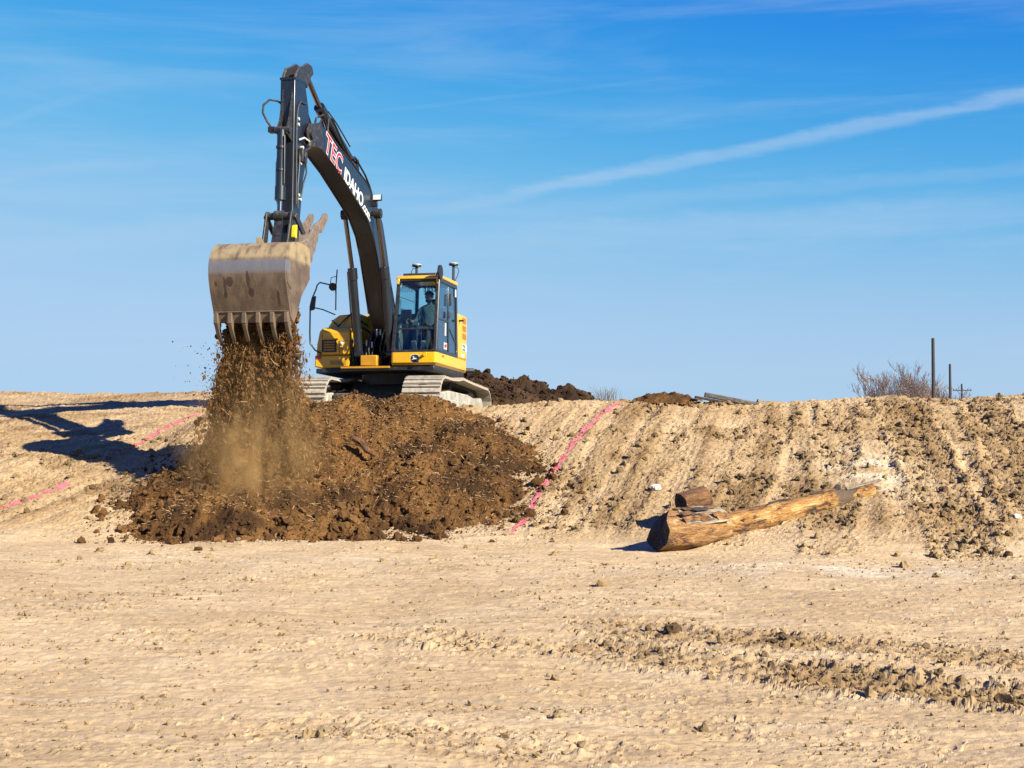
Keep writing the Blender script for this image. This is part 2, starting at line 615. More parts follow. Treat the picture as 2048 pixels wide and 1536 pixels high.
def terrain(X, Y):
    z = base_z(X, Y)
    near = (Y < 45) & (Y > 2)
    slope = sstep(z, .12, .45)
    z = z + .05 * fbm(X * .35, Y * .35, 3, 11)
    rough = np.zeros_like(X)
    tone = np.zeros_like(X)
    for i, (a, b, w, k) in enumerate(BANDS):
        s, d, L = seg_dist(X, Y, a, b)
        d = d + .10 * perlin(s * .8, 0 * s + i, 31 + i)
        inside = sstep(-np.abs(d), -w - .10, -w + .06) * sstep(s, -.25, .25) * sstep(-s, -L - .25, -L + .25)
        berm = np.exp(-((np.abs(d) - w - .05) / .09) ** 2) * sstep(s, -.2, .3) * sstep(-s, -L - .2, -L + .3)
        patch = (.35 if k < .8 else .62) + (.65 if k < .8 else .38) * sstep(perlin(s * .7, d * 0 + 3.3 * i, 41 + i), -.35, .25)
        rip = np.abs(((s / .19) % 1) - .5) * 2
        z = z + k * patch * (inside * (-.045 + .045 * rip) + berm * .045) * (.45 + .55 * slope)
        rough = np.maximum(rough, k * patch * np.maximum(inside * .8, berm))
        tone = np.maximum(tone, min(1, k) * patch * np.maximum(inside * (.40 if k < 1.2 else .85), berm * (.40 if k < 1.2 else .6)))  # churned soil tone; the deep flat ruts also get their shade painted in
    pm = sstep(fbm(X * .55, Y * .9, 4, 51), .1, .6)
    rough = np.maximum(rough, pm * (.10 + .45 * slope))
    tone = np.maximum(tone, pm * (.10 + .25 * slope))
    # long drag marks up the bank, fanning round towards the right
    lean = np.interp(X, [-1, 3, 8], [.42, .30, .10])
    c_ = X - (Y - 22.5) * lean
    dr = fbm(c_ * 2.6, Y * .16, 3, 151)
    z = z + .030 * slope * dr * (Y < 29.5)
    # relief
    z = z + (.006 + .018 * slope) * fbm(X * 1.9, Y * 1.9, 4, 61)
    # blade and tyre streaks along the flat
    a = R(-9)
    u, v = X * math.cos(a) + Y * math.sin(a), -X * math.sin(a) + Y * math.cos(a)
    st = fbm(u * .55, v * 5.5, 4, 71)
    z = z + .012 * (1 - slope) * st
    u2, v2 = u + .15 * perlin(u * .6, v * .6, 75), v
    z = z + .0075 * (1 - slope) * fbm(u2 * 2.2, v2 * 13, 3, 77)
    z = z + lumps(X, Y, .16, np.clip(.06 * slope + .75 * np.clip(rough - .12, 0, 1), 0, .9), 81) * (.27 + .15 * slope) * near
    z = z + lumps(X, Y, .075, np.clip(.015 + .24 * slope + .7 * rough, 0, .95), 91) * (.30 + .22 * slope) * near
    z = z + lumps(X + .03, Y, .038, np.clip(.015 + .36 * slope + .6 * rough, 0, .95), 101) * .5 * near
    z = z + (.004 + .010 * slope + .012 * rough) * fbm(X * 14, Y * 14, 2, 111)
    # moist, browner bank and pale dusty places
    spk = sstep(fbm(u * 2.0, v * 9, 4, 141), .35, .75)
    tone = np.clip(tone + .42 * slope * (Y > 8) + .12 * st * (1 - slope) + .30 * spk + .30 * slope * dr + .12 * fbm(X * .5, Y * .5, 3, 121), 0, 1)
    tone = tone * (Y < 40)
    dust = np.exp(-(((X - 4.2) / 2.2) ** 2 + ((Y - 18.0) / .9) ** 2)) + .8 * np.exp(-(((X - 5.8) / .7) ** 2 + ((Y - 23.9) / 1.2) ** 2)) \
        + .35 * np.exp(-(((X + 3.0) / 3.5) ** 2 + ((Y - 19.2) / 1.0) ** 2))
    pale = np.clip(dust * (.6 + .9 * fbm(X * 1.3, Y * 2.5, 4, 131)), 0, 1) + .30 * sstep(st + .7 * fbm(u * 1.1, v * 3, 3, 79), .25, 1.1) * (1 - slope)
    return z, tone, np.clip(pale, 0, 1), rough, slope


def build_ground():
    tt = np.linspace(-.38, .38, 830)
    side = np.array([.40, .46, .56, .8, 1.1, 1.6, 2.6, 5, 12])
    tt = np.concatenate([-side[::-1], tt, side])
    rows = np.concatenate([np.linspace(-200, 0, 12), np.linspace(1, 5.5, 16),
                           np.geomspace(5.75, 18.4, 330), np.arange(18.43, 29.9, .036), np.linspace(29.95, 34, 70), np.linspace(34.1, 44, 60),
                           np.geomspace(44.5, 4500, 40)])
    T, Y = np.meshgrid(tt, rows)
    X = T * (np.maximum(Y, 1) + 5)
    # no straight seams: jitter the lattice a little
    jit = (np.abs(T) < .379) & (Y > 5.8) & (Y < 29.8)
    X = X + jit * (RNG.random(X.shape) - .5) * .0006 * np.maximum(Y, 4)
    z, tone, pale, rough, slope = terrain(X.ravel(), Y.ravel())
    h, w = X.shape
    idx = np.arange(h * w).reshape(h, w)
    f = np.stack([idx[:-1, :-1], idx[:-1, 1:], idx[1:, 1:], idx[1:, :-1]], -1).reshape(-1, 4)
    V = np.stack([X.ravel(), Y.ravel(), z], -1)
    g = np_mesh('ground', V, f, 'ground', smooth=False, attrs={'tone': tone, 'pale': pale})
    kind(g, 'structure')
    return V, f, rough.reshape(h, w), slope.reshape(h, w)


GV, GF, GROUGH, GSLOPE = build_ground()


def paint_line(pts, half, label, seed, keep=.0):
    """sprayed marking: the ground's own surface under the line, lifted a few millimetres"""
    c = GV[GF].mean(1)
    lo = np.min(pts, 0) - .5
    hi = np.max(pts, 0) + .5
    m = (c[:, 0] > lo[0]) & (c[:, 0] < hi[0]) & (c[:, 1] > lo[1]) & (c[:, 1] < hi[1])
    ids = np.nonzero(m)[0]
    c = c[ids]
    best = np.full(len(c), 9.0)
    for a, b in zip(pts[:-1], pts[1:]):
        s, d, L = seg_dist(c[:, 0], c[:, 1], a, b)
        e = np.hypot(d, np.maximum(0, np.maximum(-s, s - L)))
        best = np.minimum(best, e)
    n = fbm(c[:, 0] * 5, c[:, 1] * 5, 3, seed)
    n2 = fbm(c[:, 0] * 1.1, c[:, 1] * 1.1, 2, seed + 9)
    sel = ids[(best < half * (1 + .9 * n)) & (n + .8 * n2 > keep - .75)]
    f = GF[sel]
    u, inv = np.unique(f, return_inverse=True)
    V = GV[u] + np.array([0, -.003, .007])
    o = np_mesh('paint_line', V, inv.reshape(f.shape), 'pink_paint')
    return tag(o, label, 'paint line', 'sprayed pink marking lines')


paint_line([(.01, 22.65), (.46, 24.26), (.97, 25.78), (1.52, 27.14), (2.08, 28.53)], .045,
           'long pink paint line climbing the bank right of the dirt pile', 5, .18)
paint_line([(-8.9, 23.5), (-8.37, 24.24), (-8.06, 24.77), (-7.68, 25.6)], .045,
           'pink paint line at the left picture edge below the shadow', 6, .10)
paint_line([(-7.27, 27.27), (-7.11, 29.08), (-6.89, 31.16), (-6.8, 32.0)], .05,
           'faded broken pink paint line beside the falling dirt on the left bank', 7, .18)


def ground_z(x, y):
    return float(terrain(np.array([float(x)]), np.array([float(y)]))[0][0])


# ------------------------------------------------------------------ clods
def ico():
    t = (1 + 5 ** .5) / 2
    v = np.array([(-1, t, 0), (1, t, 0), (-1, -t, 0), (1, -t, 0), (0, -1, t), (0, 1, t), (0, -1, -t), (0, 1, -t),
                  (t, 0, -1), (t, 0, 1), (-t, 0, -1), (-t, 0, 1)], float)
    v /= np.linalg.norm(v[0])
    f = np.array([(0, 11, 5), (0, 5, 1), (0, 1, 7), (0, 7, 10), (0, 10, 11), (1, 5, 9), (5, 11, 4), (11, 10, 2), (10, 7, 6), (7, 1, 8),
                  (3, 9, 4), (3, 4, 2), (3, 2, 6), (3, 6, 8), (3, 8, 9), (4, 9, 5), (2, 4, 11), (6, 2, 10), (8, 6, 7), (9, 8, 1)])
    return v, f


def octa():
    v = np.array([(1, 0, 0), (-1, 0, 0), (0, 1, 0), (0, -1, 0), (0, 0, 1), (0, 0, -1)], float)
    f = np.array([(0, 2, 4), (2, 1, 4), (1, 3, 4), (3, 0, 4), (2, 0, 5), (1, 2, 5), (3, 1, 5), (0, 3, 5)])
    return v, f


def ico2():
    return subdiv(*ico())


def subdiv(v, f):
    v = list(map(tuple, v))
    cache = {}

    def mid(a, b):
        k = (min(a, b), max(a, b))
        if k not in cache:
            m = (np.array(v[a]) + np.array(v[b])) / 2
            v.append(tuple(m / np.linalg.norm(m)))
            cache[k] = len(v) - 1
        return cache[k]
    out = []
    for a, b, c in f:
        ab, bc, ca = mid(a, b), mid(b, c), mid(c, a)
        out += [(a, ab, ca), (b, bc, ab), (c, ca, bc), (ab, bc, ca)]
    return np.array(v), np.array(out)


def rand_rot(n):
    q = RNG.normal(size=(n, 4))
    q /= np.linalg.norm(q, axis=1)[:, None]
    w, x, y, z = q.T
    return np.stack([1 - 2 * (y * y + z * z), 2 * (x * y - z * w), 2 * (x * z + y * w), 2 * (x * y + z * w), 1 - 2 * (x * x + z * z), 2 * (y * z - x * w),
                     2 * (x * z - y * w), 2 * (y * z + x * w), 1 - 2 * (x * x + y * y)], -1).reshape(n, 3, 3)


def clod_cloud(name, P, size, mat, tone, parent=None, big=False, squash=(1, .8, .65), rough=.30, upright=None, tiny=True):
    """many angular clods joined in one mesh"""
    v, f = ico2() if big else (octa() if tiny else ico())
    n = len(P)
    rad = 1 + rough * (RNG.random((n, len(v))) * 2 - 1) * 1.1
    pts = v[None] * rad[..., None] * np.array(squash)[None, None] * (1 + .35 * (RNG.random((n, 1, 3)) - .5))
    pts = np.einsum('nij,nkj->nki', rand_rot(n) if upright is None else upright, pts) * size[:, None, None] + P[:, None, :]
    V = pts.reshape(-1, 3)
    F = (f[None] + (np.arange(n) * len(v))[:, None, None]).reshape(-1, 3)
    return np_mesh(name, V, F, mat, parent, attrs={'tone': np.repeat(tone, len(v)), 'pale': np.zeros(len(V))})


def scatter_ground():
    # candidate places spread evenly over the picture's ground: more where the ground is churned
    n = 170000
    Y = np.where(RNG.random(n) < .45, 6.5 + 12.5 * RNG.random(n) ** 1.4, 18.5 + 10.4 * RNG.random(n))
    X = (RNG.random(n) - .5) * .76 * (Y + 4)
    z, tone, pale, rough, slope = terrain(X, Y)
    prob = np.clip(.02 + .10 * slope + .9 * np.clip(rough - .1, 0, 1), 0, 1) * np.where(Y < 18.5, .8, 1)
    keep = RNG.random(n) < prob * .6
    X, Y, z, tone, rough, slope = X[keep], Y[keep], z[keep], tone[keep], rough[keep], slope[keep]
    sz = .011 * (1 - RNG.random(len(X))) ** -.42
    sz = np.clip(sz * (1 + .6 * rough), .009, .07) * np.where(Y < 16, .55, 1)
    tn = np.clip(tone * .6 + RNG.random(len(X)) * .5 - .1, 0, 1)
    m = sz > .035
    kind(clod_cloud('loose_clods', np.stack([X, Y, z + sz * .2], -1)[~m], sz[~m], 'clods', tn[~m]), 'stuff',
         'small dry clods and crumbs strewn over the bare ground', 'clods')
    kind(clod_cloud('coarse_clods', np.stack([X, Y, z + sz * .25], -1)[m], sz[m], 'clods', tn[m], big=True), 'stuff',
         'coarser broken clods lying in the track marks on the bank', 'clods')


scatter_ground()


def crumbs():
    """fine crumbs over the near flat, gathered in loose streaks"""
    n = 80000
    Y = 6.0 + 13.5 * RNG.random(n) ** 1.25
    X = (RNG.random(n) - .5) * .76 * (Y + 4)
    a = R(-9)
    u, v = X * math.cos(a) + Y * math.sin(a), -X * math.sin(a) + Y * math.cos(a)
    dens = sstep(fbm(u * .9, v * 3.5, 4, 161) + .4 * fbm(X * .4, Y * .4, 2, 171), .0, .8)
    keep = RNG.random(n) < .05 + .6 * dens
    X, Y = X[keep], Y[keep]
    z, tone, pale, rough, slope = terrain(X, Y)
    sz = np.clip(.0042 * (1 - RNG.random(len(X))) ** -.5, .004, .022) * (.75 + .03 * Y)
    kind(clod_cloud('fine_crumbs', np.stack([X, Y, z + sz * .3], -1), sz, 'clods', np.clip(RNG.random(len(X)) * .9 - .4, 0, 1)), 'stuff',
         'fine earth crumbs in loose streaks over the near flat', 'crumbs')


crumbs()


# ------------------------------------------------------------------ excavator
# machine axes: x forward, y to the operator's left, z up; origin on the ground under the swing centre
PSI, PIT = R(13), R(1.5)
F0 = Vector((-math.sin(PSI), -math.cos(PSI), 0))
LV = Vector((math.cos(PSI), -math.sin(PSI), 0))
FV = F0 * math.cos(PIT) + Vector((0, 0, 1)) * math.sin(PIT)
UV = -F0 * math.sin(PIT) + Vector((0, 0, 1)) * math.cos(PIT)
MC = Vector((-2.42, 31.6, 2.0))
MACHINE = Matrix(((FV.x, LV.x, UV.x, MC.x), (FV.y, LV.y, UV.y, MC.y), (FV.z, LV.z, UV.z, MC.z), (0, 0, 0, 1)))

EX = empty('excavator')
EX.matrix_world = MACHINE
tag(EX, 'yellow and black tracked excavator dumping dirt from its raised bucket on the bank', 'excavator')


def rounded(poly, r, n=4):
    """round the corners of a polygon"""
    out = []
    m = len(poly)
    for i in range(m):
        p0, p, p1 = Vector(poly[i - 1]), Vector(poly[i]), Vector(poly[(i + 1) % m])
        rr = min(r, (p0 - p).length * .45, (p1 - p).length * .45)
        a, b = p + (p0 - p).normalized() * rr, p + (p1 - p).normalized() * rr
        for k in range(n + 1):
            t = k / n
            out.append(tuple((1 - t) ** 2 * a + 2 * t * (1 - t) * p + t * t * b))
    return out


def rrect(u0, u1, v0, v1, r, n=4):
    pts = []
    for (cx, cy, a0) in ((u1 - r, v1 - r, 0), (u0 + r, v1 - r, 90), (u0 + r, v0 + r, 180), (u1 - r, v0 + r, 270)):
        for k in range(n + 1):
            a = R(a0 + 90 * k / n)
            pts.append((cx + r * math.cos(a), cy + r * math.sin(a)))
    return pts


def quad_map(c):
    """c: bottom-left, bottom-right, top-right, top-left in 3-D; maps u, v in 0..1"""
    c = [Vector(p) for p in c]
    nrm = (c[1] - c[0]).cross(c[3] - c[0]).normalized()
    w = ((c[1] - c[0]).length + (c[2] - c[3]).length) / 2
    h = ((c[3] - c[0]).length + (c[2] - c[1]).length) / 2

    def P(x, y, d=0):
        u, v = x / w, y / h
        return (c[0] * (1 - u) + c[1] * u) * (1 - v) + (c[3] * (1 - u) + c[2] * u) * v + nrm * d
    return P, w, h


def framed(c, il, ir, ib, it, rad, th, ro=.03):
    """frame with a rounded opening, and the pane that fills it"""
    P, w, h = quad_map(c)
    outer = rrect(0, w, 0, h, ro)
    inner = rrect(il, w - ir, ib, h - it, rad)
    n = len(outer)
    vs = [P(*p, 0) for p in outer] + [P(*p, 0) for p in inner] + [P(*p, -th) for p in outer] + [P(*p, -th) for p in inner]
    fs = []
    for i in range(n):
        j = (i + 1) % n
        fs += [(i, j, n + j, n + i), (2 * n + j, 2 * n + i, 3 * n + i, 3 * n + j), (j, i, 2 * n + i, 2 * n + j), (n + i, n + j, 3 * n + j, 3 * n + i)]
    fr = MB().add(vs, fs)
    pane_o = rrect(il - .012, w - ir + .012, ib - .012, h - it + .012, rad)
    pv = [P(*p, -th * .45) for p in pane_o] + [P(*p, -th * .45 - .006) for p in pane_o]
    m = len(pane_o)
    pf = [tuple(range(m)), tuple(range(2 * m - 1, m - 1, -1))] + [(i, m + i, m + (i + 1) % m, (i + 1) % m) for i in range(m)]
    pane = MB().add(pv, pf)
    return fr, pane


def text_mesh(name, body, size, mat, parent, origin, right, up, offset=0, extrude=.002, lift=.004, align='LEFT', shear=0, spacing=1):
    cu = bpy.data.curves.new(name, 'FONT')
    cu.body = body
    cu.size = size
    cu.offset = offset
    cu.extrude = extrude
    cu.align_x = align
    cu.shear = shear
    cu.space_character = spacing
    tmp = bpy.data.objects.new('tmp_text', cu)
    COL.objects.link(tmp)
    dg = bpy.context.evaluated_depsgraph_get()
    me = bpy.data.meshes.new_from_object(tmp.evaluated_get(dg))
    bpy.data.objects.remove(tmp)
    r, u = Vector(right).normalized(), Vector(up).normalized()
    n = r.cross(u)
    o = Vector(origin)
    for v in me.vertices:
        c = v.co.copy()
        v.co = o + r * c.x + u * c.y + n * (c.z + lift)
    me.materials.clear()
    me.materials.append(MATS[mat])
    ob = bpy.data.objects.new(name, me)
    COL.objects.link(ob)
    ob.parent = parent
    return ob


# ---- undercarriage
UC = -.08
cb = MB()
cb.prism([(-.9, .36), (.9, .36), (.9, .62), (.5, .84), (-.5, .84), (-.9, .62)], UC - .75, UC + .75, 'y')
for sg in (-1, 1):
    for fx in (-1, 1):
        cb.prism([(fx * .45, .35), (fx * 1.15, .30), (fx * 1.15, .58), (fx * .45, .70)], UC + sg * .55, UC + sg * 1.0, 'y')
car = cb.build('car_body', 'track_dark', EX, bevel=.03)
MB().cyl((0, UC, .80), (0, UC, 1.06), .72, 40).build('swing_bearing', 'black', EX)


def track_path():
    """closed loop of the shoe line in x, z, sampled evenly by arc length"""
    pts = []
    fr, rr, fx, rx = .40, .385, 1.72, -1.72
    for k in range(25):
        a = R(-90 + 180 * k / 24)
        pts.append((fx + fr * math.cos(a), .45 + fr * math.sin(a)))
    for x, z in ((1.2, .84), (.7, .86), (.35, .905), (.0, .885), (-.5, .86), (-1.1, .84), (-1.5, .825)):
        pts.append((x, z))
    for k in range(25):
        a = R(90 + 180 * k / 24)
        pts.append((rx + rr * math.cos(a), .435 + rr * math.sin(a)))
    pts.append((0, .05))
    p = np.array(pts + pts[:1])
    seg = np.hypot(*np.diff(p, axis=0).T)
    s = np.concatenate([[0], np.cumsum(seg)])
    n = 48
    t = np.arange(n) * s[-1] / n
    x, z = np.interp(t, s, p[:, 0]), np.interp(t, s, p[:, 1])
    t2 = (t + .05) % s[-1]
    t1 = (t - .05) % s[-1]
    dx = np.interp(t2, s, p[:, 0]) - np.interp(t1, s, p[:, 0])
    dz = np.interp(t2, s, p[:, 1]) - np.interp(t1, s, p[:, 1])
    return list(zip(x, z, dx, dz)), s[-1] / n


LOOP, PITCH = track_path()
sh = MB()
hw, hp = .40, PITCH * .49
sh.box(-hp, hp, -hw, -.09, -.012, .008).box(-hp, hp, .09, hw, -.012, .008).box(-hp * .45, hp, -.09, .09, -.012, .008)
for gx in (-hp * .72, hp * .62):
    sh.prism([(gx - .018, .008), (gx + .018, .008), (gx + .010, .046), (gx - .010, .046)], -hw + .01, hw - .01, 'y')
SHOE = sh.build('shoe', 'track')
SHOE_ME = SHOE.data
bpy.data.objects.remove(SHOE)
for side in (-1, 1):
    y0 = UC + side * 1.2
    fm = MB()
    fm.prism([(-1.55, .24), (1.35, .24), (1.45, .34), (1.35, .58), (.6, .66), (-.9, .66), (-1.5, .60)], y0 - .17, y0 + .17, 'y')
    fm.prism([(-1.3, .30), (1.2, .30), (1.2, .46), (-1.3, .46)], y0 - .25, y0 + .25, 'y')
    tf = fm.build('track_frame', 'track_frame', EX, bevel=.02)
    MB().cyl((1.72, y0 - .10, .45), (1.72, y0 + .10, .45), .34, 28).cyl((1.72, y0 - .2, .45), (1.72, y0 + .2, .45), .14, 16).build('idler', 'track_frame', tf, bevel=.015)
    sp = MB().cyl((-1.72, y0 - .05, .435), (-1.72, y0 + .05, .435), .31, 28).cyl((-1.72, y0 - .22, .435), (-1.72, y0 + .24, .435), .20, 20)
    for k in range(20):
        a = 2 * math.pi * k / 20
        c, s_ = math.cos(a), math.sin(a)
        q = [(-1.72 + c * rr_ - s_ * w_, .435 + s_ * rr_ + c * w_) for rr_, w_ in ((.30, -.04), (.365, -.018), (.365, .018), (.30, .04))]
        sp.prism(q, y0 - .035, y0 + .035, 'y')
    sp.build('sprocket', 'track_frame', tf)
    for k in range(7):
        x = -1.2 + k * .4
        MB().cyl((x, y0 - .2, .165), (x, y0 + .2, .165), .085, 14).build('roller', 'track_dark', tf)
    MB().cyl((.35, y0 - .12, .77), (.35, y0 + .12, .77), .075, 14).build('carrier_roller', 'track_dark', tf)
    ch = MB()
    for (x, z, dx, dz) in LOOP:
        L_ = math.hypot(dx, dz)
        tx, tz = dx / L_, dz / L_
        nx, nz = tz, -tx
        for dy in (-.075, .075):
            c = (x - nx * .045, z - nz * .045)
            q = [(c[0] + tx * a + nx * b, c[1] + tz * a + nz * b) for a, b in ((-.11, -.03), (.11, -.03), (.11, .03), (-.11, .03))]
            ch.prism(q, y0 + dy - .018, y0 + dy + .018, 'y')
    ch.build('track_chain', 'track_dark', tf)
    for (x, z, dx, dz) in LOOP:
        o = bpy.data.objects.new('shoe', SHOE_ME)
        COL.objects.link(o)
        o.parent = tf
        a = math.atan2(dz, dx)          # travel direction of the loop
        # local x along the loop, local z outwards
        t = Vector((math.cos(a), 0, math.sin(a)))
        nrm = Vector((math.sin(a), 0, -math.cos(a)))
        yv = nrm.cross(t)
        o.matrix_local = Matrix(((t.x, yv.x, nrm.x, x), (t.y, yv.y, nrm.y, y0), (t.z, yv.z, nrm.z, z), (0, 0, 0, 1)))

# ---- house
HC = -.18                                # the upper structure is centred a little to the right
foot = [(1.40, 1.18), (1.40, -.82), (.88, -.86), (.88, -1.56), (-.75, -1.56), (-1.25, -1.28), (-1.55, -.80), (-1.66, HC), (-1.55, .44), (-1.25, .95), (-.9, 1.18)]
MB().prism(foot, 1.03, 1.135, 'z').build('turntable', 'black', EX, bevel=.02)
MB().box(1.401, 1.43, -.82, .24, 1.085, 1.125).build('front_sill', 'vent_yellow', EX, bevel=.006)
MB().box(1.05, 1.36, -.42, -.06, 1.135, 1.36).build('step_box', 'vent_yellow', EX, bevel=.02)
# boom bay brackets
bb = MB()
for y in (-.46, .12):
    bb.prism([(-.35, 1.13), (1.15, 1.13), (.75, 1.62), (.42, 1.98), (.12, 1.98), (-.2, 1.5)], y - .03, y + .03, 'y')
bb.box(-.9, -.25, -.75, .22, 1.135, 2.05)
bb.box(-.25, .3, -.78, -.5, 1.135, 1.7)
bb.build('boom_bracket', 'black', EX, bevel=.015)
for k, (y, z) in enumerate(((-.36, 1.35), (-.30, 1.48), (-.22, 1.4), (-.05, 1.52), (.02, 1.42), (-.6, 1.45), (-.66, 1.6))):
    MB().tube([(.2, y, z + .5), (.75, y + .02, z + .55), (1.02, y, z + .3), (1.12, y - .02, z), (1.0, y, 1.15)], .019, 7).build('hydraulic_hose', 'rubber', EX)
for y, z in ((-.62, 1.72), (-.50, 1.62), (-.38, 1.64), (-.26, 1.60), (-.16, 1.86), (-.08, 1.86)):
    MB().cyl((1.08, y, z - .06), (1.08, y, z + .06), .016, 8).build('hose_fitting', 'offwhite', EX)

# left side skirt under the cab and the engine bay, rounded at the rear
skirt = rounded([(1.47, .27), (1.47, 1.24), (-.95, 1.24), (-.95, .27)], .07)
sk = MB()
n = len(skirt)
ring = [(1.14, -.06), (1.19, 0.0), (1.40, 0.0)]
cx, cy = .26, .75
vs = []
for z, inset in ring:
    for (x, y) in skirt:
        vs.append((x + (inset if x > cx else -inset), y + (inset if y > cy else 0), z))
fs = [tuple(range(n))[::-1], tuple(2 * n + i for i in range(n))]
for k in range(2):
    fs += [(k * n + i, k * n + (i + 1) % n, (k + 1) * n + (i + 1) % n, (k + 1) * n + i) for i in range(n)]
base = MB().add(vs, fs).build('cab_base', 'yellow', EX)

# emblem on the cab base: black shield, white rim, white leaping animal
def disc(ypts, x0, x1):
    return MB().prism(ypts, x0, x1, 'x')


def blob(cy_, cz_, ry, rz, sq=.8, n=28):
    out = []
    for k in range(n):
        a = 2 * math.pi * k / n
        c, s_ = math.cos(a), math.sin(a)
        out.append((cy_ + ry * math.copysign(abs(c) ** sq, c), cz_ + rz * math.copysign(abs(s_) ** sq, s_)))
    return out


disc(blob(.79, 1.272, .096, .088), 1.467, 1.472).build('emblem_rim', 'white', base, smooth=0)
em = disc(blob(.79, 1.272, .086, .078), 1.470, 1.476).build('emblem', 'black', base, smooth=0)
deer = [(-.070, -.012), (-.050, .004), (-.020, .008), (.012, .012), (.022, .034), (.016, .052), (.024, .050), (.030, .040), (.044, .036), (.050, .028),
        (.036, .022), (.032, .004), (.040, -.012), (.064, -.022), (.060, -.030), (.034, -.024), (.014, -.018), (-.020, -.022), (-.034, -.030),
        (-.056, -.052), (-.064, -.048), (-.046, -.022), (-.056, -.014)]
# seen from the front the operator's left is on the right: mirror so the animal leaps to the right
MB().prism([(.79 - a * -1.0 if False else .79 - a, 1.272 + b) for a, b in deer], 1.4765, 1.481, 'x').build('emblem_animal', 'white', base, smooth=0)
MB().box(.90, 1.05, 1.2405, 1.246, 1.335, 1.365).build('red_reflector', 'red', base, smooth=0)
MB().box(1.43, 1.62, 1.0, 1.08, 1.36, 1.385).box(1.58, 1.62, 1.0, 1.08, 1.30, 1.36).build('step_bracket', 'yellow', base, bevel=.008)

# engine hood, left rear side panel with louvres and model number
hood_poly = [(-.17, 1.235), (-.98, 1.235), (-.98, -1.50), (-.17, -1.2)]
hood = MB().prism(hood_poly, 1.402, 2.38, 'z').build('engine_hood', 'yellow', EX, bevel=.05, seg=3)
for i, z in enumerate((2.20, 2.03, 1.86)):
    v = MB()
    for k in range(5):
        zz = z + k * .026
        v.prism([(1.232, zz), (1.247, zz), (1.240, zz + .017), (1.232, zz + .017)], -.88, -.58, 'x')
    v.build('louvre', 'vent_yellow', hood, smooth=0)
MB().box(-.94, -.56, 1.2355, 1.239, 1.60, 1.75).build('model_plate', 'white', hood, smooth=0)
text_mesh('model_number', '225', .17, 'black', hood, (-.58, 1.2395, 1.615), (-1, 0, 0), (0, 0, 1), offset=.004, lift=.001)
text_mesh('small_lettering', 'LC', .07, 'vent_yellow', hood, (-.78, 1.2365, 1.45), (-1, 0, 0), (0, 0, 1), lift=.001)
MB().box(-.76, -.5, 1.2355, 1.238, 1.45, 1.53).build('small_decal', 'offwhite', hood, smooth=0)

# counterweight: rounded tail
cw_out = []
for k in range(17):
    a = R(-78 + 156 * k / 16)
    cw_out.append((-.30 - 1.38 * math.cos(a) ** .75 if math.cos(a) > 0 else -.3, HC + 1.44 * math.sin(a)))
cw_poly = [(x, y) for x, y in cw_out if x < -1.0]
cw_poly = [(-1.0, -1.52)] + cw_poly + [(-1.0, 1.235)]
MB().prism(cw_poly, 1.13, 2.35, 'z').build('counterweight', 'yellow', EX, bevel=.06, seg=3)
MB().cyl((-1.25, 1.12, 1.22), (-1.34, 1.3, 1.22), .055, 14).build('rear_bumper', 'rubber', EX)

# right side body: curved tank cover, tool box with grille, lamp, handrails
side_prof = [(-1.58, 1.42), (-1.58, 1.60), (-1.54, 1.85), (-1.46, 2.08), (-1.36, 2.22), (-1.22, 2.31), (-.76, 2.34), (-.76, 1.42)]
rb = MB().prism(side_prof, -.95, .42, 'x').build('side_body', 'yellow', EX, bevel=.03)
MB().prism([(-1.60, 1.17), (-1.60, 1.415), (-.80, 1.415), (-.84, 1.14), (-1.45, 1.14)], -.95, .86, 'x').build('side_skirt', 'yellow', rb, bevel=.025)
MB().prism([(-1.585, 1.42), (-1.575, 1.65), (-1.52, 1.92), (-1.45, 2.0), (-1.45, 1.42)], .42, .80, 'x').build('corner_panel', 'yellow', rb, bevel=.02)
tb = MB().prism([(.40, 1.42), (.93, 1.42), (.95, 1.90), (.88, 1.99), (.40, 2.05)], -1.43, -.79, 'y').build('tool_box', 'yellow', EX, bevel=.025)
MB().box(.951, .957, -1.41, -1.40, 1.45, 1.88).box(.951, .957, -1.02, -1.012, 1.45, 1.70).box(.951, .957, -1.02, -.84, 1.70, 1.708).build('panel_seam', 'black', tb, smooth=0)
MB().box(.948, .956, -1.405, -1.09, 1.47, 1.735).build('grille_recess', 'black', tb, smooth=0)
for k in range(4):
    MB().prism([(.956, 1.50 + k * .055), (.975, 1.50 + k * .055), (.962, 1.535 + k * .055)], -1.36, -1.12, 'y').build('grille_bar', 'vent_yellow', tb, smooth=0)
MB().box(.948, .985, -1.40, -1.04, 1.735, 1.76).build('grille_lip', 'yellow', tb, bevel=.006)
MB().cyl((.948, -.97, 1.655), (.972, -.97, 1.655), .038, 16).build('lamp', 'lens', tb)
MB().box(.951, .958, -1.04, -.94, 1.52, 1.575).build('latch', 'vent_yellow', tb, smooth=0)
MB().box(.861, .868, -1.56, -1.45, 1.335, 1.40).build('red_marker', 'red', rb, smooth=0)
MB().box(.861, .866, -1.25, -.90, 1.21, 1.30).build('skirt_recess', 'vent_yellow', rb, smooth=0)
MB().cyl((.25, -.95, 2.33), (.25, -.95, 2.42), .05, 14).build('filler_cap', 'yellow', rb)
MB().tube([(.36, -1.40, 2.20), (.55, -1.2, 2.05), (.43, -.95, 2.34), (.44, -.8, 2.2), (.50, -.78, 2.0)], .018, 8).build('grab_rail', 'black', rb)

